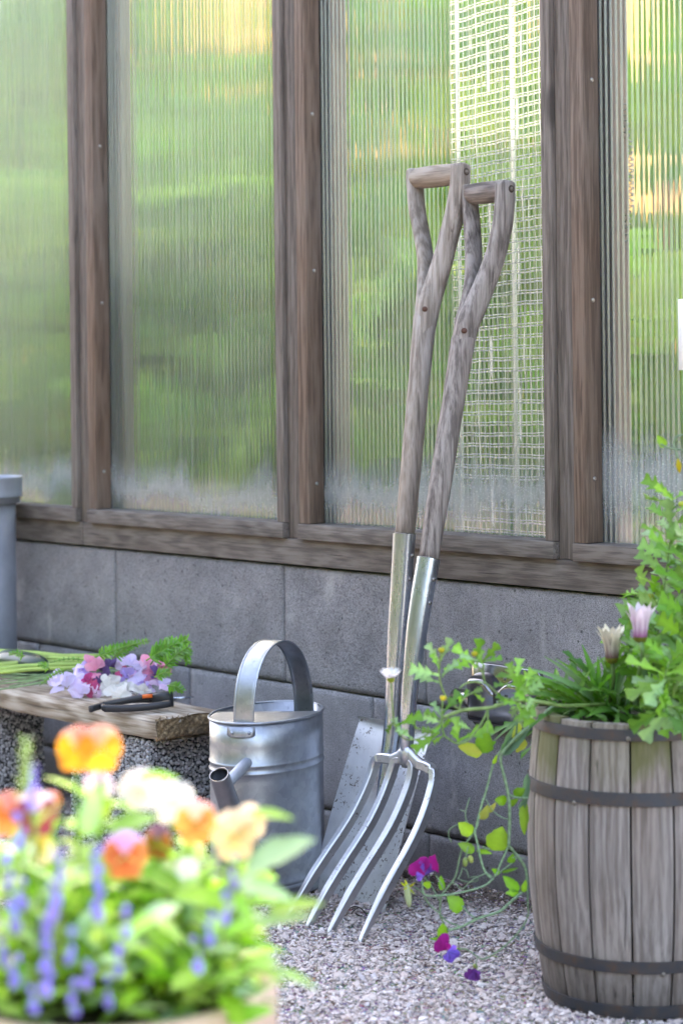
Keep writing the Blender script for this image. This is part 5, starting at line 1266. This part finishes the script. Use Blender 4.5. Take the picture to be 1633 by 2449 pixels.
LB = ['orange pansy, topmost and largest of the foreground flowers', 'white pansy below and right of the topmost orange one', 'white pansy just above the pink rimmed orange one', 'pink rimmed orange pansy left of the watering can spout', 'peach pansy, rightmost of the foreground flowers', 'small peach pansy at the upper right of the rightmost one', 'maroon pansy with pale upper petals near the left edge', 'coral pansy cut by the left edge of the picture', 'orange pansy with lilac upper petals in the middle of the pot', 'mauve and rust pansy turned away, in the middle', 'pale lilac pansy hanging under the topmost orange one', 'small yellow and cream pansy under the maroon one', 'half open white bud right of the mauve pansy', 'small pink flower above the maroon pansy', 'second orange face beside the topmost orange pansy']
soilp = lambda px: Vector((PC.x, PC.y, zr - .014)) + R3 * max(-PR * .8, min(PR * .8, (px - 252) * .8 * PD / F))
for i, (px, py, d_, s, c, tl) in enumerate([(180, 1790, 1.5, .95, OR, (-.3, .1)), (335, 1885, 1.52, 1.0, WH, (0, .5)), (415, 1915, 1.54, 1.05, WH, (.1, .6)), (468, 1965, 1.5, .92, PK, (.1, .1)), (560, 1995, 1.5, 1.05, PE, (.1, .2)), (603, 1960, 1.53, .7, PE, (.5, .2)), (88, 1945, 1.48, .95, MR, (.2, .1)), (18, 1945, 1.5, .95, CO, (-.2, .2)), (300, 2045, 1.46, .98, OP, (.1, .1)), (378, 2015, 1.52, .75, MV, (-.5, -.2)), (238, 1882, 1.54, .72, LI, (.3, .3)), (100, 2035, 1.46, .6, YE, (.4, -.2)), (448, 2078, 1.48, .5, WH, (.1, .4)), (122, 1915, 1.55, .5, CO, (.2, .4)), (240, 1790, 1.5, 1.0, OR, (.2, .05))]):
    p = at_d(px, py, d_); t = thing('pansy', LB[i], 'pansy', (p.x, p.y, zr - .014), 'pansies in the foreground pot')
    s0 = soilp(px); stalk(t, [s0, s0.lerp(p, .5) + ZZ * .02, p - D3 * -.004], [.0016, .0014, .0012], (.16, .34, .06))
    nrm = (TC + R3 * tl[0] + ZZ * (tl[1] + .12)).normalized(); P3 = pansy_petals(c, i * 7)
    for mm_, a, off in ((P3[0], .45, -.003), (P3[0], -.45, -.002), (P3[1], 1.45, 0), (P3[1], -1.45, .0006), (P3[2], math.pi, .002)):
        up = Matrix.Rotation(a, 3, nrm) @ (ZZ - nrm * nrm.z); link('petal', mm_, t, mat4=face4(p + nrm * off, nrm, up, s * .66))
    for q in range(7):
        k = rnd(.1, .85); b_ = s0.lerp(p, k); put_leaf(t, PL, b_, Vector((rnd(-1, 1), rnd(-1, 1), rnd(.1, .9))), ZZ + rvec() * .6, rnd(.5, .95))
BLS = [[(80, 1891), (76, 1926)], [(143, 2101), (134, 2159), (127, 2187), (118, 2216), (110, 2260), (111, 2308), (111, 2369)], [(45, 2018), (54, 2165), (38, 2219), (10, 2300), (35, 2350)], [(236, 2190), (207, 2353), (166, 2295), (181, 2420), (83, 2413)], [(302, 2232), (283, 2324), (261, 2400)], [(560, 2117), (540, 2200)], [(501, 2251), (474, 2315)], [(228, 2170), (232, 2085), (20, 2120)]]
BLL = ['pair of violet buds on a stem at the upper left of the pot', 'tallest column of violet blue florets left of centre in the pot', 'violet florets scattered down the left edge of the pot', 'violet florets in the lower middle of the pot', 'three violet florets right of centre in the pot', 'single violet floret near the right side of the pot', 'two violet florets low at the right side of the pot', 'pale violet florets behind the middle of the pot']
V, Fa = lathe([(.0001, -.0065), (.0028, -.005), (.0046, -.001), (.0052, .003), (.0036, .0062), (.0001, .0068)], 10); FLO = mesh('floret', V, Fa, M['petal'], [(.36, .33, .8)] * len(V))
for i, L_ in enumerate(BLS):
    d0 = rnd(1.33, 1.41); top_ = at_d(*L_[0], d0); t = thing('speedwell', BLL[i], 'plant', (top_.x, top_.y, zr - .014), 'blue flowered plants in the pot')
    s0 = soilp(L_[0][0] if L_[0][0] > 60 else 60)
    for j, (px, py) in enumerate(L_):
        p = at_d(px, py, d0 + rnd(-.02, .02)); link('floret', FLO, t, mat4=frame4(p, ZZ + rvec() * .4, TC, 1) @ Matrix.Rotation(math.pi / 2, 4, 'Y') @ Matrix.Scale(rnd(.6, .85), 4))
        for e in range(2): link('floret', FLO, t, mat4=frame4(p + Vector((rnd(-.003, .003), rnd(-.003, .003), (e + 1) * rnd(.006, .009))), ZZ + rvec() * .5, TC, 1) @ Matrix.Rotation(math.pi / 2, 4, 'Y') @ Matrix.Scale(rnd(.35, .6), 4))
        b_ = s0.lerp(p, .3); b_.z = min(b_.z, p.z - .01)
        if py < 2290 : stalk(t, [s0, s0.lerp(p, .6), p - ZZ * .004], .001, (.25, .42, .12))
    for q in range(14):
        k = rnd(.0, .95); b_ = s0.lerp(top_, k); put_leaf(t, PLB, b_, Vector((rnd(-1, 1), rnd(-1, 1), rnd(.2, 1.2))), ZZ + rvec() * .6, rnd(.3, .6))
# tall green bud spike
sk = thing('bud_spike', 'tall pale green spike of unopened buds at the upper left of the pot', 'plant', soilp(62)); t0_, t1_ = at_d(66, 2100, 1.5), at_d(62, 1765, 1.5)
stalk(sk, [soilp(70), t0_, t1_], .0016, (.3, .46, .16))
for q in range(34):
    k = q / 34; p = at_d(64, 1945, 1.5).lerp(t1_, k); a = q * 2.4; o_ = Vector((math.cos(a), math.sin(a), .9)); put_leaf(sk, PLB, p, o_, ZZ, rnd(.16, .26) * (1.1 - .4 * k))
# leafy filling
FL = ['leafy green plant at the left side of the foreground pot', 'leafy green plant left of the middle of the pot', 'leafy green plant in the middle of the foreground pot', 'leafy green plant right of the middle of the pot', 'leafy green plant at the right side of the pot, one leaf reaching out', 'low leafy growth along the front rim of the foreground pot']
for i, (x0, x1, y0, y1, n_) in enumerate([(-60, 90, 2060, 2400, 70), (60, 230, 2050, 2400, 80), (200, 360, 2080, 2400, 80), (340, 500, 2050, 2400, 85), (450, 620, 2080, 2390, 80), (20, 600, 2330, 2450, 100)]):
    s0 = soilp((x0 + x1) / 2); t = thing('leafy_plant', FL[i], 'plant', s0, 'leafy plants filling the pot')
    for q in range(n_):
        px, py = rnd(x0, x1), rnd(y0, y1); p = at_d(px, py, PD + rnd(-.12, .06) * (1 if py > 2150 else .5)); p.z = max(p.z, zr - .01)
        a = rnd(0, 6.28); put_leaf(t, PL + PLB, p, Vector((math.cos(a), math.sin(a), rnd(-.1, 1.3))), ZZ + rvec() * .7, rnd(.4, .85))
        if q % 3 == 0: stalk(t, [s0 + Vector((rnd(-.02, .02), rnd(-.02, .02), 0)), s0.lerp(p, .5), p], .0012, (.3, .48, .12), seg=2)
    if i == 4:
        for x0_, y0_, x1_, y1_, w_ in [(590, 2080, 728, 1985, 1.3), (560, 2110, 700, 2130, 1), (640, 2180, 760, 2140, .9), (610, 2215, 735, 2170, .7), (650, 2320, 760, 2345, .6), (590, 1945, 695, 1938, .7), (500, 2030, 560, 1950, .5), (610, 1950, 640, 1945, .8), (560, 2130, 610, 2220, .9)]:
            a, b = at_d(x0_, y0_, 1.47), at_d(x1_, y1_, 1.46); L = (b - a).length
            link('leaf', R.choice(PLB), t, mat4=frame4(a, b - a, TC * .6 + ZZ, 1) @ Matrix.Diagonal((L / .05, L / .05 * w_, L / .05, 1)))
    if i == 2:
        for x0_, y0_, x1_, y1_, w_ in [(260, 1990, 370, 1935, 1.3), (210, 2000, 225, 1880, 1.2), (330, 1860, 425, 1845, .9), (230, 2150, 280, 2060, .8)]:
            a, b = at_d(x0_, y0_, 1.5), at_d(x1_, y1_, 1.5); L = (b - a).length
            link('leaf', R.choice(PLB), t, mat4=frame4(a, b - a, TC * .6 + ZZ, 1) @ Matrix.Diagonal((L / .05, L / .05 * w_, L / .05, 1)))
# ------------------------------------------------------------------ small debris by the tools
tw = MB()
for L_ in ([(836, 2172), (848, 2168), (862, 2172), (872, 2182), (878, 2192)], [(840, 2186), (846, 2178), (855, 2172)], [(850, 2184), (858, 2190), (866, 2190)], [(990, 2290), (1004, 2296), (1020, 2294)]):
    tw.add(*tube(spline([at_z(x, y, .006 + .004 * math.sin(x)) for x, y in L_], 4), .0008, 5))
tag(tw.build('twig', M['soil']), 'thin dark twig on the gravel at the foot of the spade', 'twig')
pb = at_z(758, 2160, .008)
V, Fa = lathe([(.0001, .007), (.004, .005), (.0055, 0), (.004, -.004), (.0001, -.005)], 10, pb, 1, .8)
tag(link('pebble', mesh('pebble', [v + ZZ * .001 * mnoise.noise(v * 300) for v in V], Fa, simple('pale_stone', (.5, .5, .5), .7))), 'smooth pale pebble beside the left corner of the spade blade', 'pebble')

# ------------------------------------------------------------------ added out of view: hedge that keeps bright sky out of pane and metal reflections
hg = thing('unseen_hedge', 'tall unseen hedge behind the viewer, added to block sky reflections in the panes', 'hedge', (-1, -6.5, 0))
def hedge(n=30000):
    V = []; Fa = []; C = []
    g = NR.uniform(0, 1, (n, 6))
    V0 = np.stack([-34 + 50 * g[:, 0], -6.5 + .25 * (g[:, 1] - .5), 4.5 * g[:, 2]], 1)
    for i in range(n):
        c = Vector(V0[i]); a = Vector((g[i, 3] - .5, g[i, 4] - .5, g[i, 5] - .5)).normalized(); b = a.orthogonal().normalized(); S = .11
        k = len(V); V += [c - a * S, c - b * S * .5, c + a * S, c + b * S * .5]; Fa.append((k, k + 1, k + 2, k + 3)); q = .6 + g[i, 3] * .8; C += [(.055 * q, .085 * q, .055 * q)] * 4
    return mesh('foliage', V, Fa, M['leaf'], C, False)
o = link('foliage', hedge(), hg); o['kind'] = 'stuff'
link('dense_core', mesh('dense_core', *box(-34, 16, -6.8, -6.48, 0, 4.4), simple('unseen_hedge_core', (.03, .06, .02), .9), smooth=False), hg)
